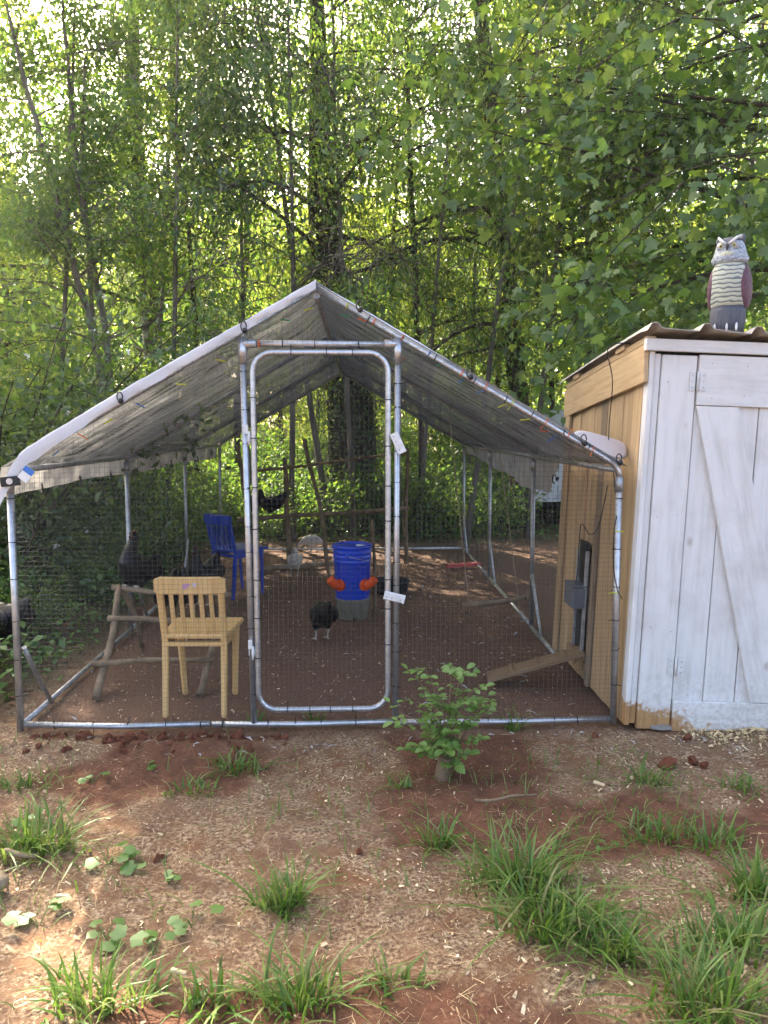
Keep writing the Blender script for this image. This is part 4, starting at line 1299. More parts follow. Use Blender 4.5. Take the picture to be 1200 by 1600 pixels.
mb = MB(); mb.tube([(0.055 + 0.022 * math.cos(a), -0.06 + 0.022 * math.sin(a), 0.452) for a in np.linspace(0, 2 * PI, 20)], 0.005, n=6)
mb.tube([(0.082, -0.06, 0.45), (0.097, -0.058, 0.45)], 0.005, n=6)
mb.build('sticker_ring', MT['flower'], lid)
mb = MB()
mb.tube([(0.162 * math.cos(a), 0.162 * math.sin(a), 0.375 - 0.045 * math.sin(PI * (a - R(-105)) / R(160)) ) for a in np.linspace(R(-105), R(55), 24)], 0.003, n=6)
bail = mb.build('bail', MT['galv_dull'], feeder)
for a in (R(-105), R(55)):
    mb = MB(); mb.ellipsoid((0.163 * math.cos(a), 0.163 * math.sin(a), 0.375), (0.017, 0.017, 0.02), n=12, m=6); mb.build('bail_ear', MT['blue'], feeder)
for ang in (-132, -48, 90):
    a = R(ang); d = Vector((math.cos(a), math.sin(a), 0))
    base = d * 0.148 + Vector((0, 0, 0.125))
    mb = MB()
    mb.tube([base - d * 0.01, base + d * 0.022], 0.05, n=20)
    el = []; u = Vector((math.copysign(1, d.x) * 0.75, -0.35, 0.15)).normalized()
    for k in range(7):
        t = k / 6 * R(75)
        el.append(base + d * (0.022 + 0.05 * math.sin(t)) + (u * 0.5 + Vector((0, 0, 0.8))) * 0.06 * (1 - math.cos(t)))
    el.append(el[-1] + (el[-1] - el[-2]).normalized() * 0.03)
    mb.tube(el, [0.036] * 7 + [0.038], n=16, cap=False)
    mb.tube([el[-2], el[-1]], [0.03, 0.031], n=16, cap=True)
    port = mb.build('feed_port', MT['orange'], feeder)

# black feed pan
p = G(610, 925)
mb = MB(); lathe(mb, [(0.15, 0.0), (0.17, 0.01), (0.185, 0.10), (0.193, 0.105), (0.193, 0.115), (0.178, 0.115), (0.165, 0.02), (0.002, 0.018)], (0, 0, 0))
tag(mb.build('feed_pan', MT['rubber'], None, (0.31, 7.45, 0.0)), 'black rubber feed pan on the dirt behind the door latch', 'pan')

# ------------------------------------------------------------------ branches: roosts, poles, perches
def stick_mb(mb, a, b, r0, r1, bow=0.02, n=9, seed=0, sides=8):
    rnd = np.random.default_rng(seed)
    a = Vector(a); b = Vector(b); d = b - a
    u, w = frame_of(d)
    pts = []; rs = []
    ph = rnd.uniform(0, 6, 2)
    for i in range(n + 1):
        t = i / n
        o = bow * math.sin(PI * t) + bow * 0.35 * math.sin(ph[0] + t * 9)
        pts.append(a.lerp(b, t) + u * o + w * (bow * 0.4 * math.sin(ph[1] + t * 7)))
        rs.append((r0 + (r1 - r0) * t) * (1 + rnd.uniform(-.08, .1)))
    mb.tube(pts, rs, n=sides, jit=0.04)
# ladder roost beside the left wall
lad = tag(empty('ladder_roost', (-1.3, 4.6, 0)), 'ladder roost of peeled branches where a black hen perches', 'roost')
LO = Vector((-1.3, 4.6, 0))
def lpart(name, a, b, r0, r1, seed, bow=0.015, mat='log', parent=lad, off=LO):
    mb = MB(); stick_mb(mb, a, b, r0, r1, bow, seed=seed)
    return mb.build(name, MT[mat], parent, -off)
f1 = G(150, 1092); t1 = P(187, 916, 5.20)
lpart('rail', f1, t1, 0.026, 0.020, 1)
f2 = Vector((-0.97, 4.52, 0)); t2 = Vector((-0.93, 5.26, 0.47))
lpart('rail', f2, t2, 0.022, 0.018, 2)
ra = f1.lerp(t1, 0.28); rb2 = f2.lerp(t2, 0.30)
lpart('rung', ra + Vector((-0.06, -0.03, 0.02)), rb2 + Vector((0.05, -0.02, 0.03)), 0.019, 0.016, 3)
ra = f1.lerp(t1, 0.68); rb2 = f2.lerp(t2, 0.68)
lpart('rung', ra + Vector((-0.02, -0.03, 0.01)), rb2 + Vector((0.05, -0.02, 0.02)), 0.020, 0.017, 4)
lpart('rung', t1 + Vector((-0.05, -0.01, -0.012)), t2 + Vector((0.05, -0.01, -0.015)), 0.020, 0.017, 5)
lpart('prop', t1 + Vector((0.02, 0.02, -0.03)), (t1.x + 0.02, t1.y + 0.42, 0.0), 0.02, 0.018, 6)
lpart('prop', t2 + Vector((-0.02, 0.02, -0.03)), (t2.x, t2.y + 0.42, 0.0), 0.02, 0.018, 7)
# back roost: two forked uprights, two bars, a leaning pole
br = tag(empty('branch_roost', (-0.5, 9.0, 0)), 'tall roost of rough branches across the back of the run', 'roost')
BO = Vector((-0.5, 9.0, 0))
YB = 9.0
def bp(name, p0, p1, r0, r1, seed, bow=0.02, mat='branch'):
    return lpart(name, p0, p1, r0, r1, seed, bow, mat, br, BO)
bp('bar', P(372, 812, YB), P(640, 794, YB + 0.05), 0.028, 0.022, 11, 0.012)
bp('bar', P(388, 737, YB + 0.25), P(640, 708, YB + 0.3), 0.019, 0.014, 12, 0.02)
g = P(452, 870, YB); bp('upright', (g.x, YB + 0.03, 0), P(444, 715, YB + 0.22), 0.038, 0.025, 13)
g = P(390, 870, YB); bp('upright', (g.x + 0.06, YB - 0.1, 0), P(372, 690, YB + 0.22), 0.028, 0.02, 14)
g = P(634, 870, YB); bp('upright', (g.x, YB, 0), P(636, 700, YB + 0.3), 0.028, 0.02, 15)
bp('pole', G(516, 908), P(476, 688, YB + 0.22), 0.022, 0.026, 16, 0.03)
# low log where a white hen stands
def loose(name, label, a, b, r0, r1, seed, mat='log', cat='log', bow=0.01, group=None):
    a = Vector(a); b = Vector(b); c = (a + b) / 2
    mb = MB(); stick_mb(mb, a - c, b - c, r0, r1, bow, seed=seed)
    return tag(mb.build(name, MT[mat], None, c), label, cat, group)
a = G(398, 894); b = G(522, 885); a.z = b.z = 0.035
loose('log', 'low peeled log on the dirt under a pale hen', a, b, 0.034, 0.028, 21)
loose('stake', 'thin upright stake beside the blue bucket feeder', (0.150, 6.55, 0), P(582, 812, 6.52), 0.016, 0.013, 22, 'branch', 'stake', 0.008)
# swing perch
sw = tag(empty('swing_perch', P(772, 941, 6.0)), 'log swing perch hanging on two thin ropes', 'perch')
so = sw.location.copy()
a = P(722, 947, 5.95); b = P(822, 934, 6.05)
mb = MB(); stick_mb(mb, a - so, b - so, 0.024, 0.021, 0.006, seed=23); mb.build('perch_bar', MT['log'], sw)
for t, top in ((0.1, (0.70, 6.0)), (0.87, (1.10, 6.06))):
    p0 = a.lerp(b, t)
    mb = MB(); tp = Vector((top[0], top[1], roof_z(top[0]) - 0.02))
    mb.tube([p0 + Vector((0.01, 0, -0.10)) - so, p0 + Vector((0, -0.028, 0)) - so, p0 + Vector((0, 0, 0.03)) - so, tp - so], 0.0035, n=5)
    mb.build('rope', MT['rope'], sw)
# red painted board
a = G(695, 880)
mb = MB(); mb.box((0, 0, 0.03), (0.41, 0.10, 0.035), ch=0.003)
tag(mb.build('red_board', MT['red_board'], None, (1.21, 8.75, 0.0), (0, R(-1.5), R(9))), 'short red painted board lying on the dirt', 'board')
# sticks in front
loose('stick', 'bent grey stick lying on the clay below the leafy bush', G(742, 1250, 0.01), G(838, 1240, 0.02), 0.008, 0.005, 31, 'branch', 'stick', 0.012)
loose('stick', 'thin pale twig pointing at the red clod by the shed', G(905, 1196, 0.01), G(928, 1218, 0.01), 0.004, 0.003, 32, 'branch', 'stick', 0.004)
loose('stick', 'short dead stick under the lush grass tuft', G(8, 1330, 0.012), G(56, 1338, 0.012), 0.011, 0.009, 33, 'log', 'stick', 0.004)
mb = MB(); mb.box((0, 0, 0), (0.05, 0.018, 0.008), ch=0.002)
tag(mb.build('wood_splinter', MT['chip'], None, G(936, 1224, 0.012), (0.1, 0.1, -0.6)), 'split pale wood splinter on the clay in front of the shed', 'splinter')
mb = MB(); mb.box((0, 0, 0), (0.042, 0.014, 0.009), ch=0.002)
tag(mb.build('wood_splinter', MT['chip'], None, G(98, 1400, 0.012), (0.05, 0.1, 0.1)), 'split pale wood splinter lying among round-leaved weeds', 'splinter')
mb = MB(); mb.box((0, 0, 0), (0.05, 0.014, 0.009), ch=0.002)
tag(mb.build('wood_splinter', MT['chip'], None, G(279, 1518, 0.012), (0.05, 0.1, -0.3)), 'split pale wood splinter on bare soil between grass tufts', 'splinter')

# ------------------------------------------------------------------ hens
def hen_mesh(neck, tail=None, legs=True, mat='feather_black', leg_h=0.14, stretch=1.0):
    """local +y forward.  neck: list of (y,z,rx,rz) rings from breast to face"""
    tail = tail or [(-0.235, 0.385, 0.012, 0.02), (-0.195, 0.35, 0.03, 0.05), (-0.145, 0.285, 0.055, 0.075)]
    body = tail + [(-0.08, 0.245, 0.085, 0.100), (-0.01, 0.225, 0.104, 0.115), (0.06, 0.225, 0.098, 0.110)] + neck
    mb = MB(); rings = []
    pts = [Vector((0, y, z)) for y, z, _, _ in body]
    for i, (y, z, rx, rr) in enumerate(body):
        t = (pts[min(i + 1, len(pts) - 1)] - pts[max(i - 1, 0)]).normalized()
        n_ = Vector((0, -t.z, t.y))
        rings.append([pts[i] + Vector((1, 0, 0)) * rx * math.cos(a) + n_ * rr * math.sin(a) for a in np.linspace(0, 2 * PI, 18, endpoint=False)])
    mb.loft(rings)
    for s in (-1, 1):
        mb.ellipsoid((s * 0.082, -0.03, 0.235), (0.030, 0.135, 0.078), rot=(R(-12), 0, s * R(6)))
        mb.ellipsoid((s * 0.055, 0.005, 0.15), (0.036, 0.05, 0.06))
        if legs:
            mb.tube([(s * 0.055, 0.01, 0.14), (s * 0.055, -0.005, 0.075), (s * 0.055, 0.012, 0.012)], [0.022, 0.0105, 0.010], n=8)
            for a in (-0.5, 0, 0.5, PI):
                L = 0.062 if a != PI else 0.035
                mb.tube([(s * 0.055, 0.012, 0.014), (s * 0.055 + math.sin(a) * L * .5, 0.012 + math.cos(a) * L * .5, 0.012), (s * 0.055 + math.sin(a) * L, 0.012 + math.cos(a) * L, 0.006)], [0.009, 0.0075, 0.006], n=6)
    me0 = mb.mesh('body', MT[mat])
    ob = bpy.data.objects.new('tmp_body', me0); col.objects.link(ob)
    md = ob.modifiers.new('r', 'REMESH'); md.mode = 'VOXEL'; md.voxel_size = 0.0085
    ms = ob.modifiers.new('s', 'SMOOTH'); ms.factor = 0.5; ms.iterations = 2
    dg = bpy.context.evaluated_depsgraph_get()
    me = bpy.data.meshes.new_from_object(ob.evaluated_get(dg))
    bpy.data.objects.remove(ob); bpy.data.meshes.remove(me0)
    me.materials.clear(); me.materials.append(MT[mat]); me.materials.append(MT['leg_skin'])
    for p in me.polygons:
        p.use_smooth = True
        p.material_index = 1 if p.center.z < 0.10 else 0
    me.name = 'body'
    return me
UP = [(0.115, 0.255, 0.075, 0.085), (0.142, 0.305, 0.048, 0.055), (0.148, 0.355, 0.034, 0.038), (0.155, 0.40, 0.029, 0.033), (0.176, 0.408, 0.020, 0.023), (0.19, 0.406, 0.011, 0.013)]
TALL = [(0.10, 0.265, 0.08, 0.09), (0.115, 0.325, 0.054, 0.06), (0.112, 0.385, 0.037, 0.04), (0.118, 0.44, 0.031, 0.034), (0.14, 0.45, 0.021, 0.023), (0.153, 0.447, 0.011, 0.013)]
DOWN = [(0.13, 0.215, 0.07, 0.08), (0.175, 0.195, 0.045, 0.05), (0.215, 0.165, 0.032, 0.036), (0.245, 0.135, 0.028, 0.031), (0.258, 0.115, 0.019, 0.022), (0.264, 0.10, 0.011, 0.013)]
TAILDROP = [(-0.27, 0.16, 0.010, 0.018), (-0.21, 0.185, 0.03, 0.04), (-0.145, 0.22, 0.06, 0.07)]
HM = {('ptall', 'b'): hen_mesh(TALL, legs=False), ('pup', 'b'): hen_mesh(UP, legs=False), ('up', 'b'): hen_mesh(UP), ('tall', 'b'): hen_mesh(TALL), ('down', 'b'): hen_mesh(DOWN), ('up', 'w'): hen_mesh(UP, mat='feather_white'), ('down', 'w'): hen_mesh(DOWN, TAILDROP, mat='feather_white')}
def hen(label, loc, rz, pose='up', c='b', s=1.0, sink=0.0, group=None):
    h = tag(empty('hen', Vector(loc) + Vector((0, 0, -sink)), rz), label, 'hen', group)
    h.scale = (s, s, s)
    link('body', HM[(pose, c)], h)
    nk = {'up': UP, 'tall': TALL, 'down': DOWN, 'pup': UP, 'ptall': TALL}[pose]
    if pose[0] == 'p':
        for sx_ in (-1, 1):
            fb = MB()
            fb.tube([(sx_ * .05, .005, .12), (sx_ * .05, .01, .09)], [.014, .011], n=8)
            for a in (-.4, 0, .4): fb.tube([(sx_ * .05, .0, .10), (sx_ * .05 + math.sin(a) * .03, .03, .098), (sx_ * .05 + math.sin(a) * .045, .04, .075)], [.009, .008, .005], n=6)
            fb.build('foot', MT['leg_skin'], h)
    hp = Vector((0, nk[3][0], nk[3][1])); fp = Vector((0, nk[5][0], nk[5][1])); d = (fp - hp).normalized(); u = Vector((0, -d.z, d.y))
    mb = MB(); mb.tube([fp - d * 0.012, fp + d * 0.008, fp + d * 0.03 - u * 0.006], [0.012, 0.009, 0.0015], n=8); mb.build('beak', MT['beak'], h)
    mb = MB()
    vs = []; base = hp + u * 0.024
    prof = [(-0.022, 0), (-0.026, 0.016), (-0.014, 0.010), (-0.008, 0.026), (0.0, 0.012), (0.01, 0.024), (0.016, 0.010), (0.026, 0.016), (0.032, 0.0)]
    for x in (-0.0035, 0.0035):
        for a, b in prof: vs.append(base + d * a * 1.0 + u * b + Vector((x, 0, 0)))
    n = len(prof)
    mb.add(vs, [tuple(range(n)), tuple(range(2 * n - 1, n - 1, -1))] + [(i, i + n, (i + 1) % n + n, (i + 1) % n) for i in range(n)])
    mb.build('comb', MT['comb'], h)
    mb = MB()
    for x in (-0.009, 0.009): mb.ellipsoid(fp - u * 0.02 - d * 0.004 + Vector((x, 0, 0)), (0.005, 0.008, 0.013), n=8, m=5)
    mb.build('wattle', MT['comb'], h)
    for x in (-1, 1):
        mb = MB(); mb.ellipsoid(hp + d * 0.012 + u * 0.008 + Vector((x * 0.026, 0, 0)), (0.003, 0.005, 0.005), n=8, m=5); mb.build('eye', MT['black'], h)
    return h
hp_ = P(212, 922, 5.20)
hen('black hen perched high on the end of the ladder roost', (hp_.x - 0.045, 5.21, hp_.z + 0.0), R(58), 'ptall', s=0.95, sink=0.07).rotation_euler = (R(24), 0, R(158))
hen('black hen standing right behind the top rail of the pine chair', (-1.62, 6.42, 0), R(172), 'tall', s=1.0)
hen('black hen with lowered head between the pine chair and blue chair', (-1.47, 6.55, 0), R(30), 'up', s=0.95)
hen('black hen stretching its neck beside the blue chair backrest', (-1.41, 6.95, 0), R(160), 'tall', s=1.14)
pz = P(425, 805, YB).z
hen('black hen roosting on the back branch, out past the steel tubes', (P(424, 800, YB).x, YB, pz + 0.028), R(75), 'pup', s=0.82, sink=0.075)
hen('black hen roosting on the back branch behind the door hinge tubes', (P(394, 800, YB).x, YB, pz + 0.022), R(170), 'pup', s=0.88, sink=0.08)
hen('pale hen facing out from the low log', (P(460, 888, 8.25).x, 8.25, 0.06), R(178), 'up', 'w', s=0.72, sink=0.05)
hen('pale hen pecking beside the back rail of the run', (P(487, 845, 9.9).x, 9.75, 0.02), R(96), 'down', 'w', s=0.68)
hen('small black pullet pecking in front of the grey pail', (P(503, 990, 5.72).x, 5.72, 0.0), R(20), 'down', s=0.86)
hen('dark hen foraging in the weeds outside the left mesh', (-2.38, 5.15, 0.08), R(60), 'down', s=1.05)
hen('dark hen half hidden by brush outside the front left tube', (-2.32, 4.45, 0.07), R(15), 'down', s=1.1)

# ------------------------------------------------------------------ owl decoy on the shed roof
ob = P(1136, 507, 4.06)
owl = tag(empty('owl_decoy', (ob.x, 4.06, ztop(0.13) + 0.066), R(-38)), 'painted plastic owl decoy standing on the shed roof', 'owl')
OS = 0.145 * 4.06 / 1.2      # total height
def owl_mats():
    m, nt, out = new_mat('owl_breast')
    tc = nt.nodes.new('ShaderNodeTexCoord')
    w = nd(nt, 'ShaderNodeTexWave', wave_type='BANDS', bands_direction='Z', wave_profile='SAW', i_Scale=13.5, i_Distortion=3.6, i_Detail=1.0)
    w.inputs['Detail Scale'].default_value = 1.6
    nt.links.new(tc.outputs['Object'], w.inputs['Vector'])
    c = ramp(nt, w.outputs['Fac'], [(0.0, (0.10, 0.13, 0.14)), (0.28, (0.16, 0.2, 0.2)), (0.45, (0.46, 0.50, 0.44)), (1.0, (0.56, 0.585, 0.48))])
    finish(nt, out, c, 0.55, 0, w.outputs['Fac'], 0.8, 0.008)
    m2, nt, out = new_mat('owl_face')
    n = noise(nt, 55, 3, 0.6, stretch=(1, 1, 2.2))
    c = ramp(nt, n, [(0.38, (0.17, 0.2, 0.25)), (0.52, (0.33, 0.37, 0.41)), (0.65, (0.47, 0.50, 0.52))])
    finish(nt, out, c, 0.55, 0, n, 0.4, 0.005)
    return m, m2
MT['owl_breast'], MT['owl_face'] = owl_mats()
MT['owl_dark'] = M('owl_slate', (0.05, 0.055, 0.075), (0.1, 0.105, 0.13), scale=30, rough=0.5, bstr=0.5, stretch=(6, 6, 0.4))
MT['owl_wing'] = M('owl_wing_maroon', (0.08, 0.034, 0.052), (0.16, 0.07, 0.095), scale=55, rough=0.6, bstr=0.8)
MT['owl_chin'] = M('owl_chin', (0.4, 0.43, 0.34), (0.64, 0.64, 0.44), scale=90, rough=0.6, bstr=0.5)
MT['owl_iris'] = M('owl_iris', (0.42, 0.36, 0.12), (0.5, 0.44, 0.16), rough=0.2)
MT['owl_claw'] = M('owl_claw', (0.55, 0.55, 0.55), (0.7, 0.7, 0.7), rough=0.5)
H = OS / 1.0
def ering(rx, ry, z, cx=0, cy=0, n=32, fn=None):
    out = []
    for j in range(n):
        a = 2 * PI * j / n
        k = fn(a) if fn else 1
        out.append(Vector((cx + rx * math.cos(a) * k, cy + ry * math.sin(a) * k, z)))
    return out
# legs / skirt
mb = MB()
gro = lambda a: 1 + 0.03 * math.cos(a * 22)
mb.loft([ering(.165 * H, .15 * H, 0.0, fn=gro), ering(.172 * H, .15 * H, .10 * H, fn=gro), ering(.178 * H, .155 * H, .2 * H, fn=gro), ering(.165 * H, .15 * H, .26 * H)])
mb.build('leg_skirt', MT['owl_dark'], owl)
for x in (-0.09, 0.03, 0.125):
    mb = MB(); mb.ellipsoid((x * H, -0.145 * H, 0.03 * H), (.012 * H, .022 * H, .045 * H), n=10, m=6); mb.build('claw', MT['owl_claw'], owl)
mb = MB()
mb.loft([ering(.16 * H, .14 * H, .235 * H), ering(.185 * H, .17 * H, .30 * H), ering(.195 * H, .18 * H, .42 * H), ering(.19 * H, .175 * H, .54 * H), ering(.17 * H, .16 * H, .64 * H), ering(.145 * H, .14 * H, .70 * H), ering(.12 * H, .12 * H, .72 * H)])
mb.build('breast', MT['owl_breast'], owl)
for s in (-1, 1):
    mb = MB()
    mb.ellipsoid((s * .155 * H, .045 * H, .47 * H), (.062 * H, .165 * H, .24 * H), n=18, m=12, rot=(R(-6), s * R(-4), 0))
    mb.build('wing', MT['owl_wing'], owl)
# head: cone with scalloped hem, slate crown, ears, brow, discs
sc_ = lambda a: 1 + 0.03 * math.cos(a * 11)
hr = []
for rx, ry, z in ((.178, .165, .715), (.182, .168, .735), (.17, .16, .78), (.155, .15, .83), (.142, .14, .88), (.13, .13, .92)):
    ring = ering(rx * H, ry * H, z * H, cy=0.0, n=44, fn=sc_ if z < .74 else None)
    if z < .74:
        for j, p in enumerate(ring): p.z += 0.012 * H * math.cos(2 * PI * j / 44 * 11)
    hr.append(ring)
mb = MB(); mb.loft(hr); mb.build('head', MT['owl_face'], owl).name = 'head'
head_o = [c for c in owl.children if c.name.startswith('head')][0]
mb = MB(); mb.loft([ering(.131 * H, .131 * H, .915 * H, cy=.012 * H), ering(.122 * H, .12 * H, .95 * H, cy=.02 * H), ering(.08 * H, .085 * H, .972 * H, cy=.02 * H), ering(.02 * H, .02 * H, .978 * H, cy=.02 * H)])
mb.ellipsoid((0, .07 * H, .84 * H), (.135 * H, .10 * H, .12 * H))
mb.add([Vector((-.06 * H, -.115 * H, .945 * H)), Vector((.06 * H, -.115 * H, .945 * H)), Vector((0, -.146 * H, .895 * H)), Vector((0, -.05 * H, .95 * H))], [(0, 2, 1), (0, 3, 2), (1, 2, 3)])
mb.build('crown', MT['owl_dark'], head_o)
for s in (-1, 1):
    mb = MB()
    mb.tube([(s * .095 * H, .0, .90 * H), (s * .118 * H, -.01 * H, .96 * H), (s * .128 * H, -.005 * H, 1.0 * H)], [.045 * H, .03 * H, .004 * H], n=10)
    mb.build('ear_tuft', MT['owl_dark'], head_o)
    mb = MB()
    mb.tube([(s * .012 * H, -.148 * H, .885 * H), (s * .05 * H, -.142 * H, .915 * H), (s * .085 * H, -.115 * H, .95 * H), (s * .112 * H, -.05 * H, .985 * H)], [.012 * H, .014 * H, .014 * H, .006 * H], n=8)
    mb.build('brow', MT['owl_claw'], head_o)
    mb = MB(); mb.ellipsoid((s * .068 * H, -.118 * H, .862 * H), (.05 * H, .03 * H, .042 * H), n=18, m=10); disc = mb.build('face_disc', MT['owl_face'], head_o)
    mb = MB(); mb.ellipsoid((s * .066 * H, -.138 * H, .868 * H), (.024 * H, .017 * H, .024 * H), n=16, m=10)
    mb.build('eye', MT['owl_iris'], head_o)
    mb = MB(); mb.ellipsoid((s * .066 * H, -.149 * H, .868 * H), (.013 * H, .009 * H, .013 * H), n=12, m=8); mb.build('pupil', MT['black'], head_o)
mb = MB(); mb.tube([(0, -.135 * H, .875 * H), (0, -.162 * H, .855 * H), (0, -.168 * H, .815 * H)], [.018 * H, .018 * H, .003 * H], n=10); mb.build('beak', MT['black'], head_o)
mb = MB(); mb.ellipsoid((0, -.118 * H, .785 * H), (.085 * H, .048 * H, .042 * H), n=18, m=10); mb.build('chin', MT['owl_chin'], head_o)

# ------------------------------------------------------------------ trees
def tpath(pix, Y, dY=0.0):
    """trunk path from photo points (px,py,width_px) low to high at depth Y; returns base loc and local path"""
    out = []
    n = len(pix)
    for i, (px, py, w) in enumerate(pix):
        y = Y + dY * i / max(1, n - 1)
        p = P(px, py, y); out.append((p.x, p.y, p.z, w * y / F / 2))
    b = out[0]
    base = Vector((b[0] - (out[1][0] - b[0]) * 0.3, b[1], gz(b[0], b[1])))
    loc = [(0, 0, -0.1, b[3] * 1.05)] + [(x - base.x, y - base.y, z - base.z, r) for x, y, z, r in out]
    return base, loc
base, tp = tpath([(548, 690, 76), (540, 600, 72), (515, 450, 60), (505, 300, 42), (500, 120, 28), (498, -60, 20), (500, -400, 10)], 12.6)
bigtp = tp
big = tree('oak_tree', 'massive dark ivy-clad trunk rising behind the centre of the run', base, tp, 101, sides=14, rl=0.12, az=(-PI / 2, 1.3), n_limb=50, z0=3.9, z1=14, L0=3.0, L1=2.4, up=0.5, droop=-0.8, n_sec=7, per_sec=52, spread=0.17, leafm='leaf_dark', size=0.10)
base, tp = tpath([(242, 640, 26), (232, 480, 25), (222, 380, 24), (212, 240, 22), (205, 120, 20), (200, -80, 14), (200, -300, 7)], 13.5)
tree('oak_tree', 'grey straight trunk left of the tarp roof with a forked limb', base, tp, 102, bark='bark_grey', n_limb=34, z0=3.4, z1=13, L0=2.6, L1=1.8, up=0.7, droop=-0.6, per_sec=46, spread=0.16, size=0.09, extra=[((-0.15, 0, 4.2), (0.35, -0.1, 1), 3.0), ((-0.1, 0, 3.9), (-0.45, 0.1, 1), 3.0)])
base, tp = tpath([(252, 640, 16), (246, 500, 15), (238, 420, 14), (226, 300, 10), (215, 100, 6)], 13.9)
tree('oak_tree', 'slender trunk crossing the grey straight trunk', base, tp, 103, n_limb=12, z0=3.5, z1=8, L0=1.8, L1=1.2, up=0.6, per_sec=40, spread=0.15)
for i, (pp, Y, lb) in enumerate([
        ([(165, 640, 12), (140, 500, 11), (105, 380, 10), (70, 260, 9), (35, 130, 7), (0, 0, 4)], 10.6, 'thin pale sapling leaning left above the tarp edge'),
        ([(176, 640, 11), (165, 500, 10), (148, 380, 9), (128, 250, 8), (112, 100, 6), (100, -60, 3)], 10.8, 'thin pale sapling standing nearly upright above the tarp edge'),
        ([(160, 640, 9), (155, 520, 8), (148, 420, 7), (130, 260, 6), (135, 100, 4)], 11.2, 'wiry brown sapling between two pale saplings')]):
    base, tp = tpath(pp, Y)
    tree('sapling', lb, base, tp, 110 + i, bark='bark_grey', n_limb=16, z0=2.6, z1=7.5, L0=1.5, L1=1.1, up=0.7, droop=-0.4, per_sec=40, spread=0.13, size=0.08, leafm='leaf')
base, tp = tpath([(812, 660, 30), (800, 560, 28), (786, 430, 26), (770, 300, 25), (752, 130, 23), (735, 0, 20), (715, -160, 14), (700, -400, 6)], 12.2)
darktp = tp
dark = tree('willow_oak', 'dark leaning trunk with bare lower boughs between tarp and shed', base, tp, 104, sides=10, n_limb=40, z0=3.0, z1=13, L0=2.9, L1=1.8, up=0.45, droop=-1.0, n_sec=8, per_sec=34, spread=0.17, size=0.085, aspect=0.34, hang=1.0, leafm='leaf_dark',
     extra=[((0, 0, 2.9), (-1, -0.1, 0.05), 2.6), ((-0.05, 0, 3.4), (-1, 0.1, 0.35), 2.4), ((-0.1, 0, 4.2), (-0.9, -0.2, 0.6), 2.2)])
base, tp = tpath([(922, 640, 17), (921, 520, 17), (921, 430, 15), (918, 250, 12), (915, 0, 7)], 13.0)
tree('maple_tree', 'straight dark trunk seen just above the pine wall', base, tp, 105, n_limb=26, z0=3.4, z1=10, L0=2.3, L1=1.6, up=0.5, per_sec=44, spread=0.16)
base, tp = tpath([(655, 700, 9), (648, 520, 9), (640, 300, 8), (632, 60, 6)], 12.0)
tree('sapling', 'thin dark sapling to the right of the ivy-clad trunk', base, tp, 106, n_limb=20, z0=3.0, z1=8.5, L0=1.8, L1=1.2, up=0.5, droop=-1.0, per_sec=40, spread=0.16, size=0.085, aspect=0.36, hang=1.0)
base, tp = tpath([(372, 640, 10), (380, 500, 10), (388, 360, 9), (372, 200, 7), (365, 0, 4)], 14.0)
tree('sapling', 'thin trunk behind the left slope of the tarp', base, tp, 107, n_limb=24, z0=3.0, z1=9, L0=2.0, L1=1.4, up=0.5, droop=-0.9, per_sec=44, spread=0.17, size=0.085)
base, tp = tpath([(300, 640, 8), (298, 480, 8), (290, 330, 7), (265, 200, 5), (260, 60, 3)], 13.0)
tree('sapling', 'wispy trunk beside the slender crossing trunk', base, tp, 108, n_limb=20, z0=2.8, z1=8.5, L0=1.9, L1=1.2, up=0.5, droop=-0.8, per_sec=42, spread=0.17, size=0.08)
base, tp = tpath([(862, 660, 9), (858, 540, 9), (850, 420, 8), (840, 250, 6), (835, 60, 4)], 12.8)
tree('sapling', 'thin trunk between the dark leaning trunk and the shed', base, tp, 109, n_limb=22, z0=2.8, z1=8.5, L0=2.0, L1=1.3, up=0.5, droop=-0.7, per_sec=44, spread=0.17, size=0.09)
# large maple whose boughs reach in from the right
mtr = [(0, 0, -0.1, 0.24), (0, 0, 2, 0.2), (-0.1, 0, 5, 0.16), (0, 0, 8, 0.10), (0, 0, 11, 0.03)]
tree('maple_tree', 'broad-leaved maple boughs reaching over the shed', (5.4, 8.6, 0), mtr, 120, bark='bark', kind='maple', clump=0.40, leafm='maple', size=0.105, n_limb=44, z0=2.9, z1=10, L0=4.4, L1=3.0, up=0.35, droop=-0.55, n_sec=11, per_sec=28, spread=0.18, sec_len=0.34, rl=0.16, az=(PI, 1.15),
     extra=[((0, 0, 3.6), (-0.75, -0.75, 0.22), 4.3), ((0, 0, 4.0), (-0.7, -0.8, 0.28), 4.6), ((0, 0, 4.4), (-0.8, -0.66, 0.30), 4.8), ((0, 0, 3.3), (-0.95, -0.45, 0.2), 4.4), ((0, 0, 3.8), (-0.6, -0.9, 0.25), 4.2), ((0, 0, 5.0), (-0.9, -0.4, 0.3), 5.2), ((0, 0, 4.6), (-0.98, -0.2, 0.25), 5.0), ((0, 0, 5.5), (-0.95, -0.3, 0.4), 5.0)])
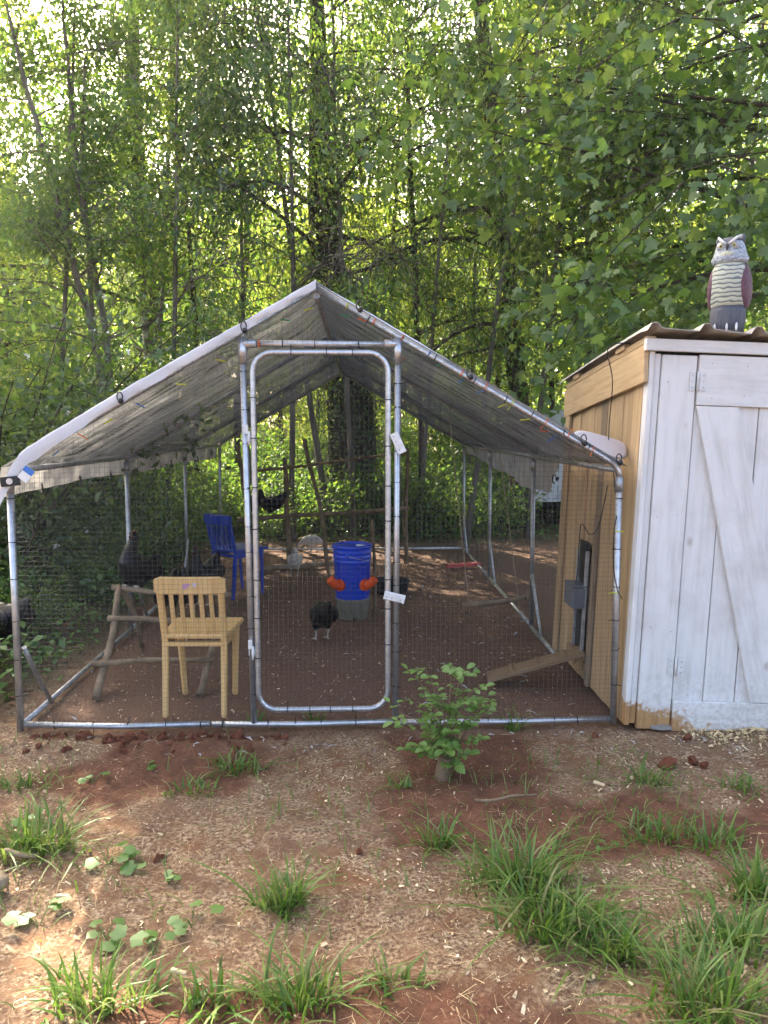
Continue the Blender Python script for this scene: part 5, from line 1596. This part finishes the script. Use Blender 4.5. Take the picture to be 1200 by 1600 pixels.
# ivy over the big trunk
def ivy(root, tp, z0, z1, n, seed, size=0.085):
    rn = np.random.default_rng(seed)
    tp = np.array(tp)
    z = rn.uniform(z0, z1, n); a = rn.uniform(0, 2 * PI, n)
    r = np.interp(z, tp[:, 2], tp[:, 3]) * 1.02 + np.abs(rn.normal(0, .05, n)) + .10 * np.clip(fbm(a * 1.2, z * 1.5, seed, 2) - .5, 0, 1) * rn.random(n) * 3
    c = np.stack([np.interp(z, tp[:, 2], tp[:, 0]) + np.cos(a) * r, np.interp(z, tp[:, 2], tp[:, 1]) + np.sin(a) * r, z], 1)
    k = fbm(a * 1.5, z * .9, seed + 3, 3) > .40
    c = c[k]; a = a[k]; m = len(c)
    d = np.stack([np.cos(a) * .4, np.sin(a) * .4, -np.ones(m)], 1) + rn.normal(0, .35, (m, 3))
    nr = np.stack([np.cos(a), np.sin(a), np.full(m, .4)], 1) + rn.normal(0, .3, (m, 3))
    ln = size * rn.uniform(.6, 1.3, m)
    v, f = leaf_quads(c, d, nr, ln, ln * .8)
    o = link('ivy', mesh_np('ivy', v, f, MT['leaf_dark']), root); o['kind'] = 'stuff'
ivy(big, bigtp, 0.2, 4.5, 4500, 5, 0.06)
ivy(dark, darktp, 0.2, 3.5, 900, 6, 0.06)
# light understorey trees whose drooping sprays veil the trunks
cur = []
for k in range(3):
    tr = [(0, 0, -0.1, 0.04), (0.05 * (k - 1), 0, 2.5, 0.032), (0.2 * (k - 1), 0.1, 5.5, 0.02), (0.1, 0, 8.5, 0.006)]
    cur.append(tree('understorey_tree', '', (0, 0, 0), tr, 230 + k, bark='bark_grey', leafm=('leaf', 'leaf', 'leaf_far')[k], size=0.085, aspect=0.42, n_limb=26, z0=2.5, z1=8.3, L0=2.0, L1=1.2, up=0.6, droop=-1.1, n_sec=7, per_sec=34, spread=0.17, sec_len=0.42, hang=1.0))
rq = np.random.default_rng(44)
for i, (x, y, s) in enumerate([(-4.3, 10.8, 1.0), (-3.2, 12.0, 1.05), (-1.6, 11.6, 0.95), (0.9, 11.3, 0.95), (2.0, 13.8, 1.15), (3.4, 11.6, 1.0), (-0.9, 14.8, 1.25), (-0.95, 11.0, 1.15), (-0.45, 11.7, 1.3), (-0.1, 11.4, 1.2), (1.55, 10.9, 1.1), (-2.7, 10.9, 1.05), (2.5, 11.2, 1.1), (4.8, 14.5, 1.2), (0.5, 15.2, 1.3)]):
    o = cur[i] if i < 3 else copy_tree(cur[int(rq.integers(0, 3))])
    o.location = (x, y, gz(x, y)); o.rotation_euler = (rq.normal(0, .07), rq.normal(0, .09), rq.uniform(0, 6)); o.scale = (s, s, s * rq.uniform(.9, 1.15))
    tag(o, 'slim understorey tree with drooping leafy sprays behind the run', 'tree', 'slim trees just behind the run')
# trees beyond: three kinds, copied
protos = []
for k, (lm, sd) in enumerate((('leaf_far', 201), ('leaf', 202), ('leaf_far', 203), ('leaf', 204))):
    hgt = 13 + k
    tr = [(0, 0, -0.2, 0.12), (0.1, 0, 3, 0.09), (-0.1, 0.1, 7, 0.065), (0, 0, hgt, 0.02)]
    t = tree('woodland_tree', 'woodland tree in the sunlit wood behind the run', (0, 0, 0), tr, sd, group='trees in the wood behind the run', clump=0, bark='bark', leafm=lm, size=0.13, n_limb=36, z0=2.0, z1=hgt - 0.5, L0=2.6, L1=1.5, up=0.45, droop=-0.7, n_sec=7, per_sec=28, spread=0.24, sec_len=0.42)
    protos.append(t)
rnd = np.random.default_rng(33)
spots = []
for row, (Yr, step, jit) in enumerate(((17.0, 3.0, 1.0), (21.5, 3.6, 1.2), (27, 4.4, 1.6), (34, 5.4, 2.0))):
    half = Yr * 0.62 + 3
    n = int(2 * half / step)
    for i in range(n):
        spots.append((-half + step * (i + 0.5) + rnd.uniform(-jit, jit) + 0.6, Yr + rnd.uniform(-1.2, 1.2)))
# shade trees at the sides, standing outside the view
spots += [(-8.0, 14.3), (-9.6, 16.3), (-10.5, 9.0), (-7.6, 15.5), (-12.5, 13.0), (-14, 17.5), (-11, 20.0), (9.0, 12.5), (10.5, 16), (8.2, 15.0)]
spots = [q for q in spots if not (16 < q[1] < 19 and -6.2 < q[0] < -1.2) and not (19 < q[1] < 23.5 and -8.6 < q[0] < -3.2)]
for i, (x, y) in enumerate(spots):
    pt = protos[int(rnd.integers(0, 4))] if i >= 4 else protos[i]
    o = pt if i < 4 else copy_tree(pt)
    o.location = (x, y, gz(x, y) - 0.05)
    s = rnd.uniform(1.15, 1.3) if (x < -6.5 and y < 16.5) else rnd.uniform(0.62, 0.85) if y < 24 else rnd.uniform(1.05, 1.45)
    o.scale = (s, s, s * rnd.uniform(0.95, 1.15)); o.rotation_euler = (rnd.normal(0, .04), rnd.normal(0, .06), rnd.uniform(0, 6.28))

# far wood beyond the trees, one leafy mass
rn = np.random.default_rng(55)
n = 90000
fx = rn.uniform(-42, 44, n); fy = rn.uniform(37, 52, n)
top = 7 + 14 * fbm(fx * .13, fy * .1, 57, 3)
fz = rn.random(n) ** .8 * top + rn.normal(0, .3, n)
k = (fz > 0) & (fbm(fx * .5 + fz * .2, fz * .5 + fy * .3, 58, 3) > .36)
c = np.stack([fx, fy, fz], 1)[k]; m = len(c)
d = rn.normal(0, 1, (m, 3)); d[:, 2] -= .4
nr = rn.normal(0, .6, (m, 3)); nr[:, 2] += .8
ln = .62 * rn.uniform(.6, 1.3, m)
v, f = leaf_quads(c, d, nr, ln, ln * .6)
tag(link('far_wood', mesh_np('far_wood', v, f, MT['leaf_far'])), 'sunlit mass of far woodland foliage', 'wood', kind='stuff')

# ------------------------------------------------------------------ shrubs and brush
shrub('flowering_shrub', 'dense dark shrub with small white blossoms beyond the left eave', (-3.65, 7.2, 0.05), 301, 3.2, 1.5, 34, 70, 0.08, 'leaf_dark', flowers=110, spread=0.13, lean=0.38, branches=5)
shrub('flowering_shrub', 'dark blossoming shrub further back along the left wall', (-4.0, 9.3, 0.05), 302, 2.4, 1.2, 22, 60, 0.075, 'leaf_dark', flowers=40, spread=0.13, lean=0.36, branches=5)
brush = []
for k in range(4):
    mb, anc, dr, rn = shrub_parts(310 + k, 1.25, 0.8, 16, 26, 0.07, spread=0.10, lean=0.7, branches=5, aspect=0.55)
    brush.append((mb.mesh('stem', MT['bark']), crown_mesh('foliage', anc, dr, rn, 0.075, MT['leaf' if k % 2 else 'weed'], aspect=0.55)))
def put_brush(x, y, s, k, label, group):
    r = tag(empty('brush', (x, y, gz(x, y)), rnd.uniform(0, 6)), label, 'bush', group)
    r.scale = (s, s, s * rnd.uniform(0.85, 1.15))
    link('stem', brush[k][0], r); link('foliage', brush[k][1], r)
lb = 'leafy undergrowth bush outside the left wall of the run'
for x, y, s in ((-2.85, 4.9, 0.5), (-3.1, 5.6, 0.6), (-2.55, 5.9, 0.35), (-2.95, 6.9, 0.55), (-2.45, 7.2, 0.4), (-2.7, 8.0, 0.6), (-2.45, 8.9, 0.75), (-3.2, 9.6, 1.1), (-2.4, 10.2, 0.8), (-3.7, 5.2, 0.8), (-2.6, 4.35, 0.36), (-2.95, 3.95, 0.4)):
    put_brush(x, y, s, int(rnd.integers(0, 4)), lb, 'bushes along the left wall')
lb = 'leafy undergrowth bush in the shade behind the run'
for i in range(34):
    x = -3.2 + 8.2 * ((i * 0.618) % 1) + rnd.uniform(-.3, .3); y = 11.1 + 3.8 * (i / 34) + rnd.uniform(-.2, .2)
    if 2.2 < x < 4.6 and y < 13.4: continue
    put_brush(x, y, rnd.uniform(0.65, 1.0) + 0.45 * (i / 34), int(rnd.integers(0, 4)), lb, 'bushes behind the run')
lb = 'tall thicket bush at the edge of the wood'
for i in range(26):
    x = -8 + 17 * ((i * 0.618 + .3) % 1); y = 15.2 + rnd.uniform(-.6, 1.6)
    put_brush(x, y, rnd.uniform(1.2, 1.7) if -5.5 < x < 1.5 else rnd.uniform(1.6, 2.4), int(rnd.integers(0, 4)), lb, 'thicket at the edge of the wood')
for x, y, s in ((-5.0, 9.5, 1.9), (-4.6, 11.5, 2.2), (-5.6, 7.8, 1.8), (-6.3, 11.0, 2.3), (5.0, 12.5, 1.5), (5.6, 14.2, 2.0)):
    put_brush(x, y, s, int(rnd.integers(0, 4)), lb, 'thicket at the edge of the wood')

# ground cover: countless small leaves over the wood floor
def scatter_leaves(name, label, cat, n, xr, yr, mat, size, zmax, mask=None, seed=0, flat=False, aspect=0.6):
    rn = np.random.default_rng(seed)
    x = rn.uniform(*xr, n); y = rn.uniform(*yr, n)
    if mask is not None:
        k = mask(x, y) > rn.random(n); x = x[k]; y = y[k]
    m = len(x)
    z = ground_h(x, y) + (rn.random(m) ** 1.6) * zmax * fbm(x * 1.3, y * 1.3, 5, 2) * 1.6 + 0.006
    d = rn.normal(0, 1, (m, 3)); d[:, 2] = rn.normal(0.0, 0.12 if flat else 0.45, m)
    nr = rn.normal(0, .25 if flat else .5, (m, 3)); nr[:, 2] += 1
    ln = size * rn.uniform(.5, 1.35, m)
    v, f = leaf_quads(np.stack([x, y, z], 1), d, nr, ln, ln * aspect, fold=0.15)
    return tag(link(name, mesh_np(name, v, f, MT[mat])), label, cat, kind='stuff')
wmask = lambda x, y: np.clip(sstep(10.5, 11.3, y) * (0.25 + 1.3 * (fbm(x * .8, y * .8, 71, 3) - .25)) + sstep(1.9, 2.15, -x) * sstep(3.6, 4.6, y) * (y < 11.3), 0, 1)
scatter_leaves('ground_cover', 'low green ground cover on the wood floor', 'ground cover', 60000, (-7, 8), (3.8, 16), 'weed', 0.07, 0.30, wmask, 1)
scatter_leaves('leaf_litter', 'brown dead leaves on the wood floor', 'leaf litter', 16000, (-7, 9), (3.8, 16), 'litter', 0.06, 0.012, lambda x, y: np.clip(sstep(10.2, 10.8, y) + sstep(1.85, 2.0, -x) * sstep(3.9, 4.3, y), 0, 1) * .8, 2, flat=True)

# ------------------------------------------------------------------ litter on the clay
def scatter_chips(name, label, cat, n, xr, yr, mat, lr, wr, mask=None, seed=0, th=0.15, zoff=0.0, tilt=0.25, curl=0.0, taper=1.0, power=2.6):
    rn = np.random.default_rng(seed)
    x = rn.uniform(*xr, n); y = rn.uniform(*yr, n)
    if mask is not None:
        k = mask(x, y) > rn.random(n); x = x[k]; y = y[k]
    m = len(x)
    z = ground_h(x, y) + zoff + 0.003 + rn.random(m) * 0.006
    a = rn.uniform(0, 2 * PI, m); t = rn.normal(0, tilt, m); b = rn.normal(0, tilt, m)
    ax = np.stack([np.cos(a) * np.cos(t), np.sin(a) * np.cos(t), np.sin(t)], 1)
    nr = np.stack([np.sin(b) * -np.sin(a), np.sin(b) * np.cos(a), np.cos(b)], 1)
    sd = np.cross(nr, ax); sd /= np.linalg.norm(sd, axis=1, keepdims=True); up = np.cross(ax, sd)
    L = (lr[0] + (lr[1] - lr[0]) * rn.random(m) ** power)[:, None]; W = np.minimum((wr[0] + (wr[1] - wr[0]) * rn.random(m) ** power)[:, None], L); T = W * th
    c = np.stack([x, y, z], 1)
    # bent strip: three cross sections, top only plus thickness skirt
    v = np.empty((m, 6, 3))
    for i, (s, h) in enumerate(((-.5, 0), (0, 1), (.5, 0))):
        j = rn.uniform(.35, 1.3, (m, 1)) * (1.0 if i == 1 else taper)
        v[:, i * 2] = c + ax * L * s + sd * W * .5 * j + up * (T + h * (curl * L + T * .5))
        v[:, i * 2 + 1] = c + ax * L * (s + rn.uniform(-.08, .08, (m, 1))) - sd * W * .5 * j + up * (h * (curl * L + T * .5))
    bidx = (np.arange(m) * 6)[:, None]
    f = np.concatenate([bidx + np.array([[0, 1, 3, 2]]), bidx + np.array([[2, 3, 5, 4]])], 1).reshape(-1, 4)
    return tag(link(name, mesh_np(name, v.reshape(-1, 3), f, MT[mat])), label, cat, kind='stuff')
front = lambda x, y: (y < 3.97) * (0.10 + 2.6 * np.clip(fbm(x * 2.3, y * 2.3, 81, 4) - .42, 0, 1)) * (1 - .75 * damp_f(x, y)) * ~((x > 1.42) & (y > 3.93))
scatter_chips('wood_chips', 'pale wood chips strewn over the red clay', 'wood chips', 22000, (-2.6, 2.9), (1.55, 3.97), 'chip', (0.004, 0.028), (0.0025, 0.012), front, 11)
scatter_chips('straw_litter', 'dry straw and grass clippings on the red clay', 'straw', 52000, (-2.6, 2.9), (1.5, 3.95), 'straw', (0.008, 0.075), (0.001, 0.0032), lambda x, y: np.clip(2.4 * (fbm(x * 1.5 + 5, y * 1.5, 83, 4) - .3), 0.10, 1) * (1 - .7 * damp_f(x, y)), 12, tilt=0.18)
inside = lambda x, y: ((x > XL) & (x < XR)) * 0.8
scatter_chips('straw_litter', 'bits of straw and shavings on the dark dirt inside the run', 'straw', 5200, (XL, XR), (4.05, 10), 'chip', (0.008, 0.028), (0.003, 0.009), inside, 13)
fm = lambda x, y: ((x > XL) & (x < XR)) * (0.12 + 0.85 * np.exp(-(((x - 1.15) / .45) ** 2 + ((y - 4.3) / .5) ** 2)) + 0.25 * np.exp(-((y - 4.05) / .15) ** 2) + 0.2 * (x > 0.3) * (y < 8))
scatter_chips('loose_feathers', 'loose pale feathers shed over the dirt inside the run', 'feathers', 900, (XL, XR), (4.02, 9.5), 'feather_litter', (0.02, 0.075), (0.005, 0.02), fm, 14, tilt=0.3, curl=0.14, taper=0.25, power=1.6)
scatter_chips('loose_feathers', 'loose grey feathers along the outside of the front rail', 'feathers', 130, (-1.7, 2.6), (3.65, 3.95), 'feather_litter', (0.025, 0.07), (0.007, 0.015), lambda x, y: 0.5 * ~((x > 1.42) & (y > 3.9)), 15, tilt=0.3, curl=0.14, taper=0.25, power=1.6)
scatter_chips('pine_shavings', 'heap of yellow pine shavings spilling from under the shed door', 'shavings', 3600, (1.62, 3.2), (3.55, 4.02), 'shaving', (0.012, 0.045), (0.006, 0.018), lambda x, y: np.clip(np.exp(-((y - 3.93) / .14) ** 2) * sstep(1.6, 1.95, x) * 1.0, 0, 1), 16, tilt=0.5, curl=0.12)
# clods of dug clay along the front rail
rn = np.random.default_rng(91)
clods = [rock('clay_clod', (0, 0, -5), (1, rn.uniform(.6, 1), rn.uniform(.5, .8)), 'clod', 400 + k, 0.34).data for k in range(5)]
for o in [o for o in col.objects if o.name.startswith('clay_clod')]: bpy.data.objects.remove(o)
for i in range(120):
    x = -1.72 + 1.35 * rn.random() ** 0.9; y = 3.93 - abs(rn.normal(0.05, 0.08)); s = (0.007 + 0.03 * rn.random() ** 2) * (1 if y > 3.8 else .7)
    o = link('clay_clod', clods[i % 5], None, (x, y, gz(x, y) + s * .2), tuple(rn.uniform(0, 6, 3)), (s, s, s))
    tag(o, 'crumbly red clay clod in the bank along the front rail', 'clod', 'clay clods along the front rail')
for px, py, s in ((1043, 1190, 0.045), (1085, 1185, 0.035), (1075, 1150, 0.03), (1100, 1192, 0.025), (560, 1325, 0.02), (250, 1335, 0.022), (930, 1145, 0.02)):
    p = G(px, py)
    o = link('clay_clod', clods[int(rn.integers(0, 5))], None, (p.x, p.y, gz(p.x, p.y) + s * .3), tuple(rn.uniform(0, 6, 3)), (s, s, s * .8))
    tag(o, 'lone red clay clod on the open ground', 'clod', 'clay clods on the open ground')

# ------------------------------------------------------------------ grass
def blades(n, rad, h, seed, w=0.006, lean=0.85, rx=1.0, ry=1.0):
    rn = np.random.default_rng(seed)
    a = rn.uniform(0, 2 * PI, n); r = rn.random(n) ** 0.62 * rad * (0.8 + 0.35 * np.sin(a * 3 + seed))
    bx = np.cos(a) * r * rx; by = np.sin(a) * r * ry
    da = a + rn.normal(0, 1.1, n); bx = bx + rn.normal(0, rad * .18, n); by = by + rn.normal(0, rad * .14, n)
    H_ = h * (.25 + 1.15 * rn.random(n) ** 1.2); ln = lean * rn.uniform(.15, 1.7, n) * (0.5 + r / max(rad, 1e-6))
    return blade_mesh(bx, by, np.full(n, -0.008), da, H_, ln, w * rn.uniform(.6, 1.3, n))
def blade_mesh(bx, by, bz, da, H_, ln, w):
    n = len(bx); S = 4
    v = np.empty((n, S * 2 + 1, 3))
    ca, sa = np.cos(da), np.sin(da)
    for i in range(S + 1):
        t = i / S
        out = ln * H_ * t ** 1.7; up = H_ * (t - 0.42 * np.minimum(ln, 1.6) * t ** 2.4)
        cx = bx + ca * out; cy = by + sa * out; cz = bz + up
        if i == S:
            v[:, 2 * S] = np.stack([cx, cy, cz], 1)
        else:
            ww = w * (1 - .55 * t) * .5
            v[:, 2 * i] = np.stack([cx - sa * ww, cy + ca * ww, cz], 1)
            v[:, 2 * i + 1] = np.stack([cx + sa * ww, cy - ca * ww, cz], 1)
    b = (np.arange(n) * (2 * S + 1))[:, None]
    tri = []
    for i in range(S - 1):
        tri += [[2 * i, 2 * i + 1, 2 * i + 3], [2 * i, 2 * i + 3, 2 * i + 2]]
    tri.append([2 * S - 2, 2 * S - 1, 2 * S])
    f = (b[:, None, :] + np.array(tri)[None]).reshape(-1, 3)
    return v.reshape(-1, 3), f
TUFT = [  # px, py, radius, height, blades, label
    (62, 1318, 0.16, 0.17, 260, 'lush grass tuft with a dead stick below it'),
    (440, 1405, 0.085, 0.15, 150, 'isolated dark green grass tuft on bare red soil'),
    (815, 1375, 0.17, 0.21, 330, 'big upright grass tuft below the bent grey stick'),
    (870, 1445, 0.17, 0.18, 300, 'spreading grass tuft joined to the big upright tuft'),
    (690, 1310, 0.09, 0.12, 90, 'small grass tuft beside the big upright tuft'),
    (960, 1480, 0.16, 0.14, 220, 'flattened grass patch trailing from the spreading tuft'),
    (1110, 1560, 0.20, 0.18, 340, 'wide grass tuft with long arching blades'),
    (1180, 1390, 0.14, 0.17, 200, 'arching grass tuft on the shed side of the clearing'),
    (1150, 1470, 0.13, 0.14, 160, 'grass tuft between the arching tuft and wide tuft'),
    (475, 1560, 0.14, 0.15, 200, 'ragged grass tuft in line with the isolated dark tuft'),
    (150, 1560, 0.15, 0.14, 190, 'thin grass tuft among round-leaved weeds'),
    (365, 1195, 0.12, 0.10, 130, 'grass tuft below the pine chair'),
    (300, 1225, 0.12, 0.07, 90, 'low grass patch beside the tuft below the pine chair'),
    (1010, 1215, 0.10, 0.10, 80, 'grass tuft beside the red clod near the shed'),
    (1150, 1225, 0.13, 0.08, 90, 'short grass patch in front of the shed door'),
    (800, 1135, 0.05, 0.16, 40, 'bright upright grass blades against the base rail'),
    (625, 1222, 0.045, 0.07, 40, 'small low grass tuft in front of the leafy bush'),
    (400, 1125, 0.06, 0.08, 40, 'tiny grass tuft at the foot of the hinge post'),
    (490, 1122, 0.05, 0.08, 30, 'tiny grass tuft under the run door'),
    (1030, 1300, 0.16, 0.11, 110, 'sparse grass patch on the clay in front of the shed'),
    (40, 1225, 0.13, 0.08, 90, 'low grass patch near the front left tube'),
    (1110, 1310, 0.14, 0.12, 110, 'loose grass patch leaning against the arching tuft'),
    (330, 1560, 0.12, 0.12, 90, 'sparse grass blades beside the thin tuft'),
    (610, 1530, 0.10, 0.09, 60, 'sparse grass blades beside the ragged tuft'),
]
for i, (px, py, rad, h, n, lbl) in enumerate(TUFT):
    p = G(px, py)
    v, f = blades(int(n * 0.85), rad * 0.95, h * 0.92, 500 + i, w=0.0098, rx=1.15, ry=0.75)
    tag(link('grass_tuft', mesh_np('grass_tuft', v, f, MT['grass']), None, (p.x, p.y, gz(p.x, p.y))), lbl, 'grass')
rn = np.random.default_rng(77)
N = 9000
x = rn.uniform(-2.5, 2.6, N); y = rn.uniform(1.6, 3.9, N)
dens = np.clip((fbm(x * 1.1 + 3, y * 1.1, 95, 3) - .42) * 4, 0, 1) * 0.8 * (0.35 + 0.65 * sstep(0.2, 1.6, np.abs(x + 0.1))) * (1 - 0.8 * sstep(3.3, 3.8, y)) + 0.02
k = (dens > rn.random(N)) & ~((x > 1.4) & (y > 3.85)); x = x[k]; y = y[k]; m = len(x)
v, f = blade_mesh(x, y, ground_h(x, y) - .003, rn.uniform(0, 2 * PI, m), rn.uniform(.03, .11, m), rn.uniform(.2, 1.5, m), rn.uniform(.003, .0065, m))
tag(link('sparse_grass', mesh_np('sparse_grass', v, f, MT['grass'])), 'sparse grass blades scattered over the clearing', 'grass', kind='stuff')

# ------------------------------------------------------------------ broad-leaved weeds
def round_leaf(mb, c, ax, up, L, lob=5, seed=0):
    ax = ax.normalized(); sd = ax.cross(up).normalized(); up = sd.cross(ax)
    n = 16; vs = [c + ax * L * .35]
    for j in range(n):
        a = -PI + 2 * PI * (j + .5) / n
        r = .5 * (1 + .12 * math.cos(a * lob)) * (1 - .35 * (abs(a) > 2.7))
        x = r * math.cos(a) + .45; y = r * math.sin(a)
        vs.append(c + ax * L * x + sd * L * y + up * (-.12 * L * (y * y * 2 + (x - .45) ** 2) + random.uniform(-.02, .02) * L))
    mb.add(vs, [(0, 1 + j, 1 + (j + 1) % n) for j in range(n)], smooth=True)
WEED = [(230, 1192, .035, 4, 'small weed with a few round leaves under the pine chair tuft'), (170, 1345, .06, 5, 'weed with broad ruffled leaves beside the lush tuft'), (225, 1345, .05, 4, 'broad-leaved weed next to the red soil patch'),
        (60, 1435, .06, 4, 'broad ruffled weed beside the rounded brownish stone'), (300, 1435, .055, 6, 'clump of round-leaved weed on the mulch'), (165, 1455, .05, 6, 'round-leaved weed among thin grass'), (280, 1365, .035, 4, 'little round-leaved weed on bare mulch'),
        (320, 1542, .03, 5, 'tiny clover-like weed on bare soil'), (145, 1215, .04, 4, 'broad weed leaf at the edge of the low grass patch'), (40, 1275, .045, 5, 'round-leaved weed growing inside the lush tuft'), (240, 1480, .05, 5, 'round-leaved weed beside the sparse blades'), (950, 1320, .03, 4, 'tiny weed on the clay between grass patches')]
for i, (px, py, L, n, lbl) in enumerate(WEED):
    p = G(px, py); random.seed(600 + i)
    w = tag(empty('weed', (p.x, p.y, gz(p.x, p.y))), lbl, 'weed')
    sm = MB()
    for j in range(n):
        a = random.uniform(0, 6.28); r = random.uniform(.3, 1.0) * L * 1.1
        tip = Vector((math.cos(a) * r, math.sin(a) * r, random.uniform(.35, .9) * L))
        sm.tube([Vector((0, 0, -.005)), tip * .5 + Vector((0, 0, .2 * L)), tip], 0.0014, n=4, cap=False)
        mb = MB(); round_leaf(mb, tip, Vector((math.cos(a), math.sin(a), -.1)), Vector((random.uniform(-.4, .4), random.uniform(-.4, .1), 1)), L * random.uniform(.7, 1.15))
        mb.build('leaf', MT['weed'], w)
    sm.build('stem', MT['weed'], w)

# ------------------------------------------------------------------ leafy bush and stump in front of the run
p = G(690, 1205)
st_o = tag(empty('stump', (p.x, p.y, gz(p.x, p.y))), 'short ragged stump under the leafy bush', 'stump')
mb = MB(); random.seed(9)
mb.tube([(0.0, 0, -0.02), (0.004, 0, 0.03), (0.01, 0, 0.075), (0.018, 0, 0.105)], [0.045, 0.034, 0.030, 0.031], n=12, jit=0.12)
mb.build('stump_body', MT['branch'], st_o)
mb = MB(); mb.tube([(0.018, 0, 0.1), (0.02, 0, 0.108)], [0.027, 0.02], n=10, jit=0.25); mb.build('cut_top', MT['branch'], st_o)
bu = tag(empty('leafy_bush', (p.x + 0.03, p.y + 0.03, gz(p.x, p.y))), 'small leafy bush with oval leaflets sprouting by the run door', 'bush')
bu.scale = (0.86, 0.86, 1.06)
rn = np.random.default_rng(808); random.seed(808)
stem = MB(); lm = []
LV = []
def oval(c, ax, up, L, Wd):
    ax = ax.normalized(); sd = ax.cross(up)
    sd = sd.normalized() if sd.length > 1e-4 else Vector((1, 0, 0)); up = sd.cross(ax)
    o = []
    for t, w, h in ((0, 0, 0), (.25, .8, -.01), (.55, 1, 0), (.82, .7, -.03), (1, 0, -.07)):
        o.append((c + ax * L * t + up * L * h, sd * Wd * .5 * w, up * Wd * .16 * w))
    vs = [o[0][0]]
    for q, s, u in o[1:4]: vs += [q + s + u, q, q - s + u]
    vs.append(o[4][0])
    fs = [(0, 1, 2), (0, 2, 3), (1, 4, 5, 2), (2, 5, 6, 3), (4, 7, 8, 5), (5, 8, 9, 6), (7, 10, 8), (8, 10, 9)]
    return vs, fs
# canes, each with compound leaves
canes = [(-0.27, -0.02, 0.30), (-0.16, 0.02, 0.43), (-0.05, -0.06, 0.36), (0.03, 0.05, 0.50), (0.13, -0.03, 0.40), (0.25, 0.0, 0.30), (0.20, 0.06, 0.34), (-0.22, -0.06, 0.14), (-0.08, -0.11, 0.16), (0.09, -0.09, 0.18), (-0.12, 0.07, 0.48), (0.08, 0.02, 0.46), (-0.2, 0.05, 0.36), (0.17, -0.07, 0.25), (-0.02, 0.0, 0.28)]
for ci, (tx, ty, tz_) in enumerate(canes):
    tip = Vector((tx, ty, tz_))
    a = Vector((random.uniform(-.02, .02), random.uniform(-.02, .02), -0.01))
    mid = Vector((tx * .35, ty * .4, tz_ * .62))
    path = [a.lerp(mid, t) for t in (0, .5)] + [mid, mid.lerp(tip, .5) + Vector((0, 0, .025)), tip]
    stem.tube(path, [.0045, .0038, .003, .0022, .0014], n=5, cap=False)
    for q in range(6):
        t = 0.35 + 0.65 * (q + .5) / 6
        k = min(3, int(t * 4)); fr = t * 4 - k
        c = path[k].lerp(path[k + 1], fr)
        az = random.uniform(0, 2 * PI); d = Vector((math.cos(az), math.sin(az) * .8, random.uniform(-.15, .5))).normalized()
        rl = random.uniform(.06, .12); end = c + d * rl
        stem.tube([c, c.lerp(end, .5) + Vector((0, 0, .008)), end], .0011, n=3, cap=False)
        LS = random.uniform(.030, .056) * (1.3 if tz_ < .2 else 1.0)
        side = d.cross(Vector((0, 0, 1))).normalized()
        up = Vector((random.uniform(-.3, .3), random.uniform(-.5, .1), 1))
        prs = random.choice((1, 2, 2, 3))
        for i in range(prs):
            b = c.lerp(end, (i + .7) / (prs + .3))
            for s in (-1, 1): LV.append((b, side * s + d * .45 + Vector((0, 0, random.uniform(-.25, .1))), up, LS * random.uniform(.8, 1.1)))
        LV.append((end, d + Vector((0, 0, -.1)), up, LS * 1.2))
stem.build('cane', MT['branch'], bu)
random.shuffle(LV)
LV.sort(key=lambda q: -q[3])
for c, d, u, L in LV[:295]:
    vs, fs = oval(c, d, u, L, L * .62)
    mb = MB(); mb.add(vs, fs, smooth=True); mb.build('leaf', MT['bush'], bu)
rest = MB()
for c, d, u, L in LV[295:]:
    vs, fs = oval(c, d, u, L, L * .62); rest.add(vs, fs, smooth=True)
if LV[295:]:
    o = rest.build('small_leaves', MT['bush'], bu); o['kind'] = 'stuff'
bpy.context.view_layer.update()

# ------------------------------------------------------------------ thin sunlit air between the trees
mb = MB(); mb.box((0, 22, 13.5), (200, 96, 32))
hz_m, nt, out = new_mat('haze_air')
vol = nt.nodes.new('ShaderNodeVolumePrincipled')
vol.inputs['Color'].default_value = (0.95, 0.96, 0.93, 1)
vol.inputs['Density'].default_value = 0.0012
vol.inputs['Anisotropy'].default_value = 0.55
nt.links.new(vol.outputs[0], out.inputs['Volume'])
tag(mb.build('haze', hz_m), 'thin luminous haze hanging in the wood', 'haze', kind='stuff')
bpy.context.view_layer.update()
